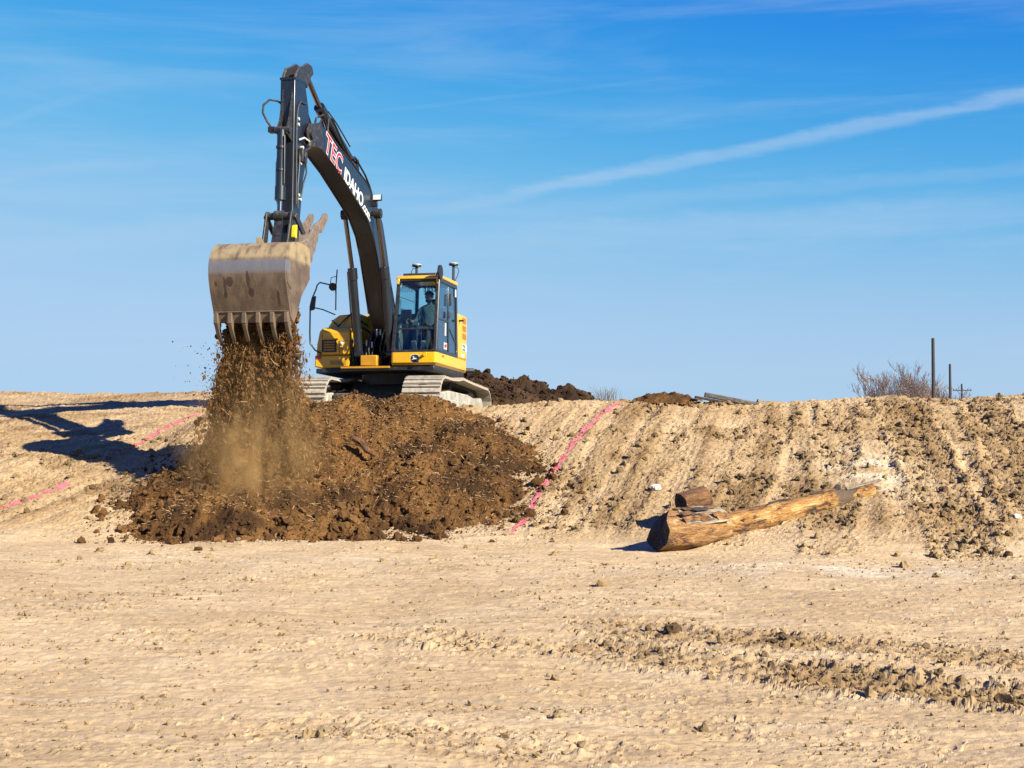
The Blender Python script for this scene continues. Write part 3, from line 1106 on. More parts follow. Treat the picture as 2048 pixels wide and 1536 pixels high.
# mirrors and handrails on the right
MB().tube([(.80, -1.42, 1.43), (.88, -1.58, 1.52), (.9, -1.69, 1.66), (.9, -1.70, 1.9), (.9, -1.70, 2.45)], .016, 8).build('handrail', 'black', EX)
m1 = MB().tube([(.9, -1.70, 2.45), (.9, -1.66, 2.62), (.9, -1.58, 2.80), (.9, -1.55, 2.90), (.9, -1.49, 2.955), (.9, -1.35, 2.92), (.9, -1.14, 2.88), (.9, -1.13, 2.7)], .016, 8)
m1.tube([(.9, -1.13, 2.36), (.9, -1.13, 2.9), (.9, -1.11, 3.22)], .014, 8)
m1.tube([(.9, -1.12, 3.08), (.9, -1.24, 3.05), (.9, -1.26, 2.90)], .009, 6)
m1.tube([(.9, -1.60, 2.42), (.9, -1.42, 2.38), (.6, -1.25, 2.30)], .013, 8)
mir = m1.build('mirror_bracket', 'black', EX)
q = MB().prism(rounded([(-1.72, 2.36), (-1.61, 2.38), (-1.58, 2.68), (-1.66, 2.64)], .03), .86, .91, 'x')
q.build('mirror_housing', 'black', mir)
MB().cyl((.88, -1.21, 2.86), (.93, -1.19, 2.85), .085, 18).build('round_mirror', 'black', mir)

# ---- cab
b0, b1, t0, t1 = .28, 1.235, .32, 1.215           # lateral edges at the sill and at the roof
xf0, xf1, xr0, xr1 = 1.46, 1.22, -.20, -.16      # front and rear, sill and roof
z0, z1 = 1.402, 2.952
front = [(xf0, b0, z0), (xf0, b1, z0), (xf1, t1, z1), (xf1, t0, z1)]
left = [(xf0 - .02, b1 + .01, z0), (xr0, b1 + .01, z0), (xr1, t1 + .01, z1), (xf1 - .0, t1 + .01, z1)]
right_ = [(xr0, b0, z0), (xf0, b0, z0), (xf1, t0, z1), (xr1, t0, z1)]
rear = [(xr0, b1, z0), (xr0, b0, z0), (xr1, t0, z1), (xr1, t1, z1)]
fr, pane = framed(front, .055, .07, .05, .07, .07, .07)
cab = fr.build('cab', 'black', EX, bevel=.012)
pane.build('windscreen', 'glass', cab)
fr, pane = framed(right_, .07, .08, .42, .09, .06, .06)
fr.build('right_wall', 'black', cab)
pane.build('right_window', 'glass', cab)
fr, pane = framed(rear, .06, .06, .44, .025, .05, .06)
fr.build('rear_wall', 'black', cab)
pane.build('rear_window', 'glass', cab)
fr, pane = framed(left, .06, .07, .08, .08, .08, .055)
door = fr.build('door', 'boom_paint', cab, bevel=.01)
pane.build('door_window', 'door_glass', cab)
P, w, h = quad_map(left)
def bar3(P, a, b, wd, th, d=0):
    """flat bar on a mapped panel between two (x, y) points"""
    (x0_, y0_), (x1_, y1_) = a, b
    L_ = math.hypot(x1_ - x0_, y1_ - y0_)
    nx, ny = -(y1_ - y0_) / L_ * wd / 2, (x1_ - x0_) / L_ * wd / 2
    pts = [(x0_ + nx, y0_ + ny), (x0_ - nx, y0_ - ny), (x1_ - nx, y1_ - ny), (x1_ + nx, y1_ + ny)]
    return MB().add([P(*p, d) for p in pts] + [P(*p, d + th) for p in pts],
                    [(0, 1, 2, 3), (7, 6, 5, 4), (0, 4, 5, 1), (1, 5, 6, 2), (2, 6, 7, 3), (3, 7, 4, 0)])
bar3(P, (.86, .09), (.82, 1.46), .075, .02, -.03).build('door_pillar', 'boom_paint', cab, bevel=.008)
bar3(P, (.10, .70), (.86, .72), .04, .015, -.03).build('door_rail', 'boom_paint', cab, bevel=.006)
bar3(P, (.86, .62), (1.45, .30), .05, .015, -.03).build('door_rail', 'boom_paint', cab, bevel=.006)
bar3(P, (.80, 1.30), (.80, 1.05), .03, .05, .005).build('door_handle', 'black', cab, bevel=.006)
bar3(P, (.72, .78), (.72, .92), .05, .04, .005).build('door_handle', 'black', cab, bevel=.006)
bar3(P, (.62, .40), (.62, .66), .09, .003, -.018).build('door_sticker', 'white', cab, smooth=0)
bar3(P, (.52, .18), (.74, .18), .14, .003, -.018).build('round_sticker', 'offwhite', cab, smooth=0)
bar3(P, (.56, .16), (.70, .20), .07, .003, -.0145).build('sticker_print', 'red', cab, smooth=0)
bar3(P, (1.36, 1.30), (1.36, 1.46), .10, .003, .001).build('pillar_sticker', 'white', cab, smooth=0)
bar3(P, (1.62, .80), (1.62, .84), .03, .10, .005).build('door_catch', 'black', cab)
# yellow roof shell with header over the windscreen
roof_prof = [(1.24, 2.925), (1.245, 2.965), (1.17, 3.015), (-.13, 3.035), (-.19, 3.0), (-.19, 2.95), (1.15, 2.95)]
MB().prism(roof_prof, .30, 1.235, 'y').build('roof', 'yellow', cab, bevel=.03, seg=3)
P, w, h = quad_map(front)
for x_ in (.03, w - .035):
    bar3(P, (x_, h - .13), (x_, h + .0), .05, .02, .002).build('pillar_cover', 'yellow', cab, bevel=.012)
MB().prism([(.98, 3.016), (1.16, 3.012), (1.14, 3.06), (1.05, 3.075), (.95, 3.075)], .42, 1.12, 'y').build('roof_visor', 'black', cab, bevel=.012)
MB().prism(rounded([(.85, .45), (.85, 1.08), (.15, 1.08), (.15, .45)], .08), 3.02, 3.05, 'z').build('roof_hatch', 'black', cab, bevel=.01)
bar3(P, (.05, .50), (w - .06, .50), .035, .03, -.05).build('windscreen_bar', 'black', cab, bevel=.005)
bar3(P, (.62, .06), (.60, .48), .012, .012, .004).build('wiper', 'rubber', cab)
bar3(P, (.06, 1.18), (.42, 1.05), .010, .012, .004).build('wiper', 'rubber', cab)
# rear window lettering faces backwards
text_mesh('window_lettering', 'DEERE', .125, 'decal_blue', cab, (xr1 - .05, .84, 2.845), (0, -1, 0), (0, 0, 1), offset=.003, lift=.004, spacing=1.1)
# interior
MB().box(-.14, 1.36, .32, 1.19, 1.403, 1.43).build('cab_floor', 'interior', cab)
st_ = MB()
st_.prism([(.28, 1.72), (.86, 1.76), (.88, 1.84), (.80, 1.87), (.28, 1.83)], .52, 1.02, 'y')
st_.prism([(.30, 1.80), (.18, 1.78), (.02, 2.42), (.14, 2.46)], .53, 1.01, 'y')
st_.prism([(.04, 2.44), (.13, 2.46), (.10, 2.66), (.02, 2.64)], .63, .91, 'y')
st_.prism([(.30, 1.43), (.80, 1.43), (.72, 1.72), (.36, 1.72)], .60, .94, 'y')
st_.build('seat', 'seat_cloth', cab, bevel=.03)
for y in (.36, 1.03):
    MB().prism([(.15, 1.43), (.85, 1.43), (1.0, 1.98), (.95, 2.04), (.15, 2.02)], y, y + .13, 'y').build('arm_console', 'interior', cab, bevel=.02)
    MB().tube([(.94, y + .065, 2.02), (.98, y + .065, 2.12)], .014, 8).tube([(.98, y + .065, 2.10), (.99, y + .065, 2.20)], [.026, .032], 10).build('joystick', 'interior', cab)
MB().prism([(.45, 1.46), (1.12, 1.46), (1.20, 1.72), (1.05, 1.95), (.9, 2.16), (.7, 2.2), (.45, 2.05)], .315, .36, 'y').build('side_console', 'interior_grey', cab, bevel=.02)
MB().box(1.02, 1.08, .36, .58, 2.14, 2.32).build('monitor', 'interior', cab, bevel=.01)
MB().tube([(1.05, .46, 1.9), (1.05, .46, 2.16)], .018, 8).build('monitor_stand', 'interior', cab)
MB().box(.9, .98, .58, .70, 2.0, 2.06).build('clip_pad', 'offwhite', cab, bevel=.006)
for y in (.66, .86):
    MB().prism([(1.15, 1.44), (1.20, 1.44), (1.32, 1.62), (1.28, 1.66)], y, y + .10, 'y').build('pedal', 'interior_grey', cab, bevel=.008)
    MB().tube([(1.18, y + .05, 1.5), (1.12, y + .05, 1.72), (1.14, y + .05, 1.86)], .012, 8).build('travel_lever', 'interior', cab)

# roof antennas and the round mirror on the cab
for (x, y, zt, zb) in ((.25, .44, 3.33, 3.03), (-.05, 1.17, 3.38, 3.02)):
    an = MB().cyl((x, y, zb), (x, y, zt), .028, 12).cyl((x, y, zt), (x, y, zt + .035), .10, 20)
    an.tube([(x, y, zt - .02), (x, y, zt)], [.03, .075], 14)
    ant = an.build('antenna', 'black', EX)
    MB().cyl((x, y, zt + .035), (x, y, zt + .05), .098, 20).build('antenna_cap', 'offwhite', ant)
    sg = -1 if y < 1 else 1
    MB().tube([(x, y, zt - .05), (x, y + sg * .08, zt - .03), (x, y + sg * .12, zt - .12), (x, y + sg * .09, zt - .22), (x, y + sg * .03, zb + .02)], .008, 6).build('antenna_cable', 'rubber', ant)
cm = MB().cyl((1.41, 1.27, 3.03), (1.41, 1.31, 3.03), .15, 24)
cm.tube([(1.2, 1.15, 3.0), (1.3, 1.22, 3.10), (1.41, 1.28, 3.06)], .014, 8)
cm.build('cab_mirror', 'black', EX)

# ---- boom
BY, BW = -.15, .185
low = [(.05, 1.56), (.55, 1.62), (1.10, 2.25), (1.45, 2.90), (1.70, 3.35), (1.98, 3.72), (2.42, 4.03), (3.1, 4.27), (4.07, 4.60), (5.0, 4.84), (5.62, 4.84)]
top = [(5.72, 4.98), (5.62, 5.10), (5.05, 5.30), (3.9, 5.03), (3.2, 4.90), (2.38, 4.70), (1.82, 4.42), (1.34, 4.04), (1.0, 3.45), (.70, 2.85), (.35, 2.2), (0, 1.95), (-.12, 1.75)]
boom = MB().prism(low + top, BY - BW, BY + BW, 'y').build('boom', 'boom_paint', EX, bevel=.018)
MB().cyl((.05, BY - .33, 1.76), (.05, BY + .33, 1.76), .10, 20).build('foot_pin', 'boom_worn', boom)
# welded lower flange edges
for y in (BY - BW, BY + BW):
    MB().tube([(x, y, z - .004) for x, z in low[2:]], .016, 6).build('weld_edge', 'boom_paint', boom)
# head of the boom: side plates around the arm pivot
for y in (BY - BW - .016, BY + BW + .002):
    MB().prism(rounded([(4.95, 4.82), (5.72, 4.80), (5.80, 4.98), (5.66, 5.14), (5.02, 5.32)], .06), y, y + .014, 'y').build('pivot_plate', 'boom_worn', boom)
MB().cyl((5.60, BY - .25, 4.97), (5.60, BY + .25, 4.97), .085, 18).build('pivot_pin', 'boom_worn', boom)
# cylinder clevis on the boom back
for y in (BY - .09, BY + .075):
    MB().prism([(2.55, 4.74), (3.2, 4.88), (2.92, 5.16), (2.72, 5.12)], y, y + .03, 'y').build('clevis', 'boom_paint', boom, bevel=.01)
MB().cyl((2.84, BY - .15, 5.06), (2.84, BY + .15, 5.06), .045, 14).build('clevis_pin', 'boom_worn', boom)
MB().box(2.92, 3.1, BY + .03, BY + .13, 4.90, 5.0).build('pipe_clamp', 'boom_worn', boom, bevel=.01)
# hydraulic pipes along the back of the boom
for dy, dz in ((.15, .0), (.10, .02), (-.14, .02), (-.10, 0)):
    MB().tube([(.3, BY + dy, 2.35 + dz), (.72, BY + dy, 3.0 + dz), (1.02, BY + dy, 3.6 + dz), (1.30, BY + dy, 4.08 + dz), (1.80, BY + dy, 4.47 + dz), (2.36, BY + dy, 4.76 + dz),
               (3.2, BY + dy, 4.96 + dz), (3.9, BY + dy, 5.09 + dz), (4.6, BY + dy, 5.24 + dz)], .017, 7).build('pipe', 'boom_paint', boom)
MB().tube([(4.6, BY + .15, 5.24), (4.55, BY + .15, 5.48), (4.42, BY + .15, 5.56), (4.19, BY + .15, 5.46), (3.42, BY + .15, 5.06), (3.3, BY + .15, 5.02), (3.03, BY + .15, 5.1),
           (2.75, BY + .15, 5.0), (2.42, BY + .15, 4.88), (2.15, BY + .15, 4.72), (1.99, BY + .15, 4.58)], .02, 8).build('hose', 'rubber', boom)
MB().tube([(4.5, BY - .15, 5.22), (4.9, BY - .16, 5.6), (5.3, BY - .16, 5.5), (5.65, BY - .2, 5.2), (5.9, BY - .2, 5.1)], .02, 8).build('hose', 'rubber', boom)
MB().tube([(4.5, BY + .12, 5.22), (4.85, BY + .16, 5.5), (5.25, BY + .17, 5.35), (5.5, BY + .2, 5.0), (5.62, BY + .19, 4.7), (5.85, BY + .17, 4.6)], .02, 8).build('hose', 'rubber', boom)
MB().tube([(4.4, BY + .05, 5.25), (4.8, BY + .10, 5.42), (5.2, BY + .15, 5.15), (5.45, BY + .2, 4.78), (5.75, BY + .19, 4.72)], .018, 8).build('hose', 'rubber', boom)
# work lamp on the boom side
lm = MB().box(2.02, 2.10, BY + BW + .02, BY + BW + .20, 4.42, 4.55)
lm.box(2.04, 2.08, BY + BW, BY + BW + .12, 4.30, 4.42)
lamp = lm.build('work_lamp', 'black', boom, bevel=.012)
MB().box(2.1005, 2.106, BY + BW + .03, BY + BW + .19, 4.435, 4.54).build('lamp_lens', 'lens', lamp, bevel=.002)
# lettering on the boom's left side
fy = BY + BW + .001
dirv = Vector((-(4.6 - 3.0), 0, -(4.94 - 4.42))).normalized()
upv = Vector((dirv.z, 0, -dirv.x))
upv = upv if upv.z > 0 else -upv
o0 = Vector((4.86, fy, 4.86))
sl = R(0)
text_mesh('lettering', 'TEC', .53, 'white', boom, o0, dirv, upv, offset=.020, lift=.002, spacing=1.02)
text_mesh('lettering', 'TEC', .53, 'red', boom, o0, dirv, upv, offset=.002, lift=.005, spacing=1.02)
o1 = Vector((3.80, fy, 4.535))
text_mesh('lettering', 'IDAHO', .37, 'white', boom, o1, dirv, upv, offset=.008, lift=.002, spacing=1.0)
d2 = Vector((-(2.85 - 2.3), 0, -(4.24 - 4.02))).normalized()
u2 = Vector((d2.z, 0, -d2.x))
u2 = u2 if u2.z > 0 else -u2
text_mesh('lettering', '.com', .27, 'white', boom, Vector((2.68, fy, 4.17)), d2, u2, offset=.006, lift=.002, spacing=1.0)

# ---- boom cylinders
for y in (BY - .36, BY + .33):
    c = MB().tube([(1.18, y, 1.42), (1.28, y, 1.80), (1.62, y, 2.98)], .085, 18)
    c.tube([(1.60, y, 2.90), (1.66, y, 3.12)], .100, 18)
    c.cyl((1.18, y - .07, 1.40), (1.18, y + .07, 1.40), .10, 16)
    bc = c.build('boom_cylinder', 'boom_paint', EX)
    MB().cyl((1.64, y, 3.05), (2.14, y, 4.12), .047, 14).build('rod', 'chrome', bc)
    MB().cyl((2.16, y - .06, 4.14), (2.16, y + .08, 4.14), .10, 18).build('rod_eye', 'black', bc)
    MB().tube([(1.30, y - .1, 1.9), (1.42, y - .11, 2.3), (1.66, y - .1, 3.05)], .015, 7).build('cylinder_pipe', 'boom_paint', bc)
MB().cyl((2.16, BY - .40, 4.14), (2.16, BY + .42, 4.14), .05, 14).build('boom_pin', 'boom_worn', boom)

# ---- arm cylinder along the back of the boom
ac = MB().cyl((2.84, BY, 5.06), (4.55, BY, 5.66), .085, 20).cyl((4.46, BY, 5.63), (4.66, BY, 5.70), .105, 20)
acyl = ac.build('arm_cylinder', 'boom_paint', EX)
MB().cyl((4.60, BY, 5.68), (5.40, BY, 6.15), .048, 14).build('rod', 'chrome', acyl)
MB().cyl((5.42, BY - .10, 6.16), (5.42, BY + .10, 6.16), .085, 16).build('rod_eye', 'boom_worn', acyl)
MB().tube([(3.2, BY + .1, 5.28), (4.0, BY + .1, 5.56), (4.4, BY + .08, 5.68)], .014, 7).build('cylinder_pipe', 'boom_worn', acyl)

# ---- arm (dipper)
AW = .135
arm_p = [(6.23, 5.82), (6.23, 5.0), (6.24, 4.2), (6.24, 3.2), (6.30, 2.84), (6.20, 2.66), (6.02, 2.68), (5.94, 2.9), (5.88, 3.4), (5.76, 4.1), (5.56, 4.62), (5.50, 4.85), (5.48, 5.1), (5.55, 5.45), (5.74, 5.88)]
arm = MB().prism(arm_p, BY - AW, BY + AW, 'y').build('arm', 'boom_paint', EX, bevel=.014)
for y in (BY - AW, BY + AW - .05):
    MB().prism([(5.76, 5.86), (6.22, 5.815), (6.06, 6.06), (5.80, 6.16), (5.62, 6.26), (5.40, 6.26), (5.32, 6.14), (5.44, 6.04), (5.62, 5.80)], y, y + .05, 'y').build('cylinder_lug', 'boom_worn', arm, bevel=.01)
MB().prism([(5.70, 5.855), (6.245, 5.795), (6.245, 5.84), (5.70, 5.895)], BY - AW - .008, BY + AW + .008, 'y').build('cap_plate', 'boom_paint', arm)
for y in (BY - .085, BY + .085):
    MB().prism([(6.228, 5.65), (6.25, 5.45), (6.36, 5.06), (6.46, 4.90), (6.46, 4.78), (6.228, 4.70)], y - .014, y + .014, 'y').build('cylinder_bracket', 'boom_worn', arm)
MB().cyl((6.42, BY - .14, 4.86), (6.42, BY + .14, 4.86), .06, 16).build('bracket_pin', 'boom_worn', arm)
MB().box(6.30, 6.44, BY - AW - .14, BY - AW, 4.83, 4.93).build('hose_bracket', 'black', arm, bevel=.01)
MB().tube([(6.15, BY - AW - .01, 5.40), (6.22, BY - AW - .05, 5.43), (6.3, BY - AW - .17, 5.44), (6.35, BY - AW - .26, 5.34), (6.36, BY - AW - .27, 5.2), (6.36, BY - AW - .19, 5.05),
           (6.34, BY - AW - .09, 4.90)], .020, 8).build('hose', 'rubber', arm)
MB().tube([(5.72, BY + AW + .02, 5.48), (5.98, BY + AW + .02, 5.46), (6.10, BY + AW + .02, 5.34), (6.15, BY + AW + .02, 5.14), (6.16, BY + AW + .02, 4.8), (6.15, BY + AW + .025, 3.6)], .014, 7).build('pipe', 'boom_worn', arm)
MB().tube([(6.0, BY + AW + .02, 4.62), (6.03, BY + AW + .03, 4.3), (6.10, BY + AW + .03, 3.95), (6.08, BY + AW + .03, 3.55)], .013, 7).build('pipe', 'boom_worn', arm)
MB().tube([(6.26, BY - AW + .02, 4.70), (6.30, BY - AW - .02, 4.3), (6.30, BY - AW - .02, 3.7), (6.28, BY - AW + .02, 3.55)], .016, 7).build('pipe', 'boom_paint', arm)
vb = MB().box(5.80, 6.02, BY + AW, BY + AW + .09, 4.38, 4.62).box(5.85, 5.95, BY + AW + .02, BY + AW + .12, 4.48, 4.56)
vb.build('valve_block', 'boom_worn', arm, bevel=.012)
for (x, z) in ((5.9, 4.66), (5.98, 4.36), (6.12, 5.12), (6.12, 5.02), (6.05, 3.78), (5.98, 3.72)):
    MB().cyl((x, BY + AW, z), (x, BY + AW + .05, z), .028, 10).build('fitting', 'offwhite', arm)
MB().tube([(5.9, BY + AW + .05, 4.6), (5.98, BY + AW + .12, 4.45), (5.92, BY + AW + .12, 4.2), (5.96, BY + AW + .08, 4.0), (6.0, BY + AW + .05, 3.75)], .016, 7).build('hose', 'rubber', arm)
MB().tube([(5.62, BY + AW + .04, 4.75), (5.75, BY + AW + .10, 4.80), (5.95, BY + AW + .08, 4.82), (6.1, BY + AW + .04, 4.75)], .016, 7).build('hose', 'offwhite', arm)

# ---- bucket cylinder, linkage, bucket, thumb
bcy = MB().cyl((6.42, BY - .02, 4.86), (6.44, BY - .02, 3.74), .078, 20).cyl((6.44, BY - .02, 3.86), (6.445, BY - .02, 3.62), .096, 20)
bk = bcy.build('bucket_cylinder', 'boom_paint', EX)
MB().cyl((6.445, BY - .02, 3.64), (6.46, BY - .02, 3.36), .048, 14).build('rod', 'chrome', bk)
MB().tube([(6.49, BY + .06, 4.75), (6.50, BY + .07, 4.3), (6.50, BY + .07, 3.9)], .013, 7).build('cylinder_pipe', 'boom_paint', bk)
for z in (4.55, 4.15):
    MB().cyl((6.44, BY - .02, z - .02), (6.44, BY - .02, z + .02), .088, 18).build('band', 'black', bk)
MB().cyl((6.46, BY - .27, 3.34), (6.46, BY + .25, 3.34), .065, 16).cyl((6.46, BY - .10, 3.34), (6.46, BY + .06, 3.34), .10, 16).build('yoke', 'boom_worn', EX)
for y in (BY - .25, BY + .20):
    MB().prism(rounded([(6.40, 3.42), (6.54, 3.42), (6.68, 2.92), (6.78, 2.66), (6.62, 2.60), (6.50, 2.90)], .05), y, y + .038, 'y').build('bucket_link', 'boom_worn', EX, bevel=.008)
    MB().prism(rounded([(6.40, 3.40), (6.52, 3.32), (6.12, 3.06), (5.98, 3.10)], .05), y + (.05 if y > BY else -.05), y + .04 + (.05 if y > BY else -.05), 'y').build('guide_link', 'boom_worn', EX, bevel=.008)
MB().prism(rounded([(6.50, 3.30), (6.62, 2.95), (6.70, 2.70), (6.58, 2.68), (6.46, 3.05)], .04), BY - .09, BY + .06, 'y').build('link_web', 'black', EX)
MB().prism(rounded([(6.50, 3.18), (6.57, 3.14), (6.60, 2.94), (6.52, 2.92)], .03), BY + .25, BY + .33, 'y').build('yellow_guard', 'lime', EX, bevel=.01)
MB().tube([(6.5, BY + .30, 2.96), (6.56, BY + .32, 2.8), (6.6, BY + .30, 2.62)], [.04, .045, .05], 10).build('guard_hose', 'rubber', EX)

BL, BR = -.80, .50
back = [(6.80, 2.70), (7.15, 2.73), (7.45, 2.715), (7.62, 2.67), (7.76, 2.57), (7.85, 2.43), (7.89, 2.28), (7.88, 2.12), (7.83, 1.94), (7.75, 1.75), (7.66, 1.56), (7.60, 1.40)]
th = .03
def inset(pts, d):
    out = []
    for i, p in enumerate(pts):
        a, b = Vector(pts[max(i - 1, 0)]), Vector(pts[min(i + 1, len(pts) - 1)])
        t = (b - a).normalized()
        nrm = Vector((t.y, -t.x)) * 1     # towards the inside
        out.append(tuple(Vector(p) + nrm * d))
    return out
fine_back = []
for i in range(len(back) - 1):
    for k in range(3):
        t = k / 3
        p0, p1, p2, p3 = [Vector(back[min(max(i + q, 0), len(back) - 1)]) for q in (-1, 0, 1, 2)]
        fine_back.append(tuple(.5 * ((2 * p1) + (-p0 + p2) * t + (2 * p0 - 5 * p1 + 4 * p2 - p3) * t * t + (-p0 + 3 * p1 - 3 * p2 + p3) * t ** 3)))
fine_back.append(back[-1])
inn = inset(fine_back, th)
bkt = MB().prism(fine_back + inn[::-1], BL, BR, 'y').build('bucket', 'bucket_steel', EX)
side = fine_back + [(7.52, 1.42), (7.36, 1.55), (7.16, 1.86), (6.94, 2.08), (6.80, 2.22), (6.76, 2.40), (6.78, 2.62)]
for y in (BL - .022, BR):
    MB().prism(side, y, y + .022, 'y').build('side_plate', 'bucket_steel', bkt)
    # wear strip on the cutting edge of the side
    yy = y - .012 if y < 0 else y + .022
    MB().prism([(7.50, 1.36), (7.62, 1.44), (7.60, 1.62), (7.38, 1.86), (7.20, 2.06), (7.0, 2.22), (6.82, 2.30), (6.80, 2.18), (6.98, 2.02), (7.18, 1.84), (7.34, 1.56)], yy, yy + .012, 'y').build('side_cutter', 'bucket_steel', bkt)
    MB().prism([(7.80, 2.40), (7.85, 2.2), (7.80, 2.0), (7.64, 1.9), (7.50, 2.0), (7.42, 2.28), (7.46, 2.58), (7.6, 2.62)], yy, yy + .010, 'y').build('wear_panel', 'bucket_steel', bkt)
# cutting lip and seam
MB().prism([(7.66, 1.56), (7.63, 1.46), (7.595, 1.37), (7.56, 1.38), (7.58, 1.46), (7.60, 1.57)], BL + .002, BR - .002, 'y').build('cutting_lip', 'bucket_steel', bkt)
MB().tube([(7.665, BL, 1.545), (7.665, BR, 1.545)], .014, 6).build('weld_seam', 'bucket_steel', bkt)
for k in range(6):
    y = -.765 + k * .2465
    tt_ = MB()
    tt_.add([(7.70, y - .034, 1.53), (7.70, y + .034, 1.53), (7.69, y + .040, 1.36), (7.69, y - .040, 1.36), (7.62, y - .038, 1.30), (7.62, y + .038, 1.30),
             (7.58, y - .034, 1.55), (7.58, y + .034, 1.55), (7.52, y - .038, 1.32), (7.52, y + .038, 1.32)],
            [(0, 1, 2, 3), (3, 2, 5, 4), (0, 6, 7, 1), (0, 3, 4, 8, 6), (1, 7, 9, 5, 2), (4, 5, 9, 8), (6, 8, 9, 7)])
    tt_.add([(7.675, y - .036, 1.345), (7.675, y + .036, 1.345), (7.555, y - .036, 1.325), (7.555, y + .036, 1.325),
             (7.585, y - .034, 1.20), (7.585, y + .034, 1.20), (7.50, y - .034, 1.20), (7.50, y + .034, 1.20),
             (7.475, y - .034, 1.07), (7.475, y + .034, 1.07), (7.445, y - .034, 1.075), (7.445, y + .034, 1.075)],
            [(0, 1, 5, 4), (4, 5, 9, 8), (2, 6, 7, 3), (6, 10, 11, 7), (8, 9, 11, 10), (0, 4, 6, 2), (4, 8, 10, 6), (1, 3, 7, 5), (5, 7, 11, 9), (0, 2, 3, 1)])
    tt_.build('tooth', 'bucket_steel', bkt, bevel=.008)
for y in (BY - .24, BY + .21):
    MB().prism(rounded([(6.55, 2.62), (6.72, 2.56), (7.35, 2.72), (7.2, 2.74), (6.95, 2.80), (6.66, 2.78)], .04), y - .02, y + .02, 'y').prism(
        rounded([(5.98, 2.62), (6.24, 2.60), (6.9, 2.68), (6.9, 2.76), (6.2, 2.80)], .05), y - .02, y + .02, 'y').build('ear', 'bucket_steel', bkt)
MB().prism(rounded([(7.36, 2.715), (7.36, 2.82), (7.44, 2.82), (7.44, 2.70)], .03), BY - .03, BY + .03, 'y').prism([(-.19 + 0, 2.715), (-.06, 2.715), (-.10, 2.80), (-.15, 2.80)], 7.385, 7.415, 'x').build('lifting_eye', 'bucket_steel', bkt)
MB().cyl((6.14, BY - .30, 2.74), (6.14, BY + .30, 2.74), .07, 16).cyl((6.68, BY - .30, 2.70), (6.68, BY + .30, 2.70), .06, 16).build('bucket_pin', 'boom_worn', bkt)

tine = [(6.16, 2.78), (6.06, 2.60), (5.80, 2.58), (5.62, 2.66), (5.58, 2.80), (5.46, 2.88), (5.40, 3.04), (5.34, 3.06), (5.32, 3.22), (5.14, 3.26), (4.90, 3.50), (4.84, 3.60), (4.90, 3.66), (5.0, 3.64),
        (5.22, 3.46), (5.44, 3.38), (5.60, 3.26), (5.80, 3.02)]
thm = MB().prism([(6.14, 2.82), (5.72, 2.98), (5.50, 3.22), (5.54, 3.26), (5.80, 3.06), (6.14, 2.92)], BY - .20, BY + .26, 'y').build('thumb', 'thumb_steel', EX, bevel=.01)
for y in (BY - .02, BY + .25):
    MB().prism(rounded(tine, .03, 3), y - .025, y + .025, 'y').build('tine', 'thumb_steel', thm, bevel=.006)
MB().cyl((5.95, BY - .26, 2.74), (5.95, BY + .30, 2.74), .05, 14).build('thumb_pin', 'boom_worn', thm)
MB().cyl((5.80, BY, 3.0), (5.72, BY, 3.9), .05, 14).cyl((5.72, BY, 3.85), (5.70, BY, 4.1), .03, 12).build('thumb_cylinder', 'boom_worn', thm)


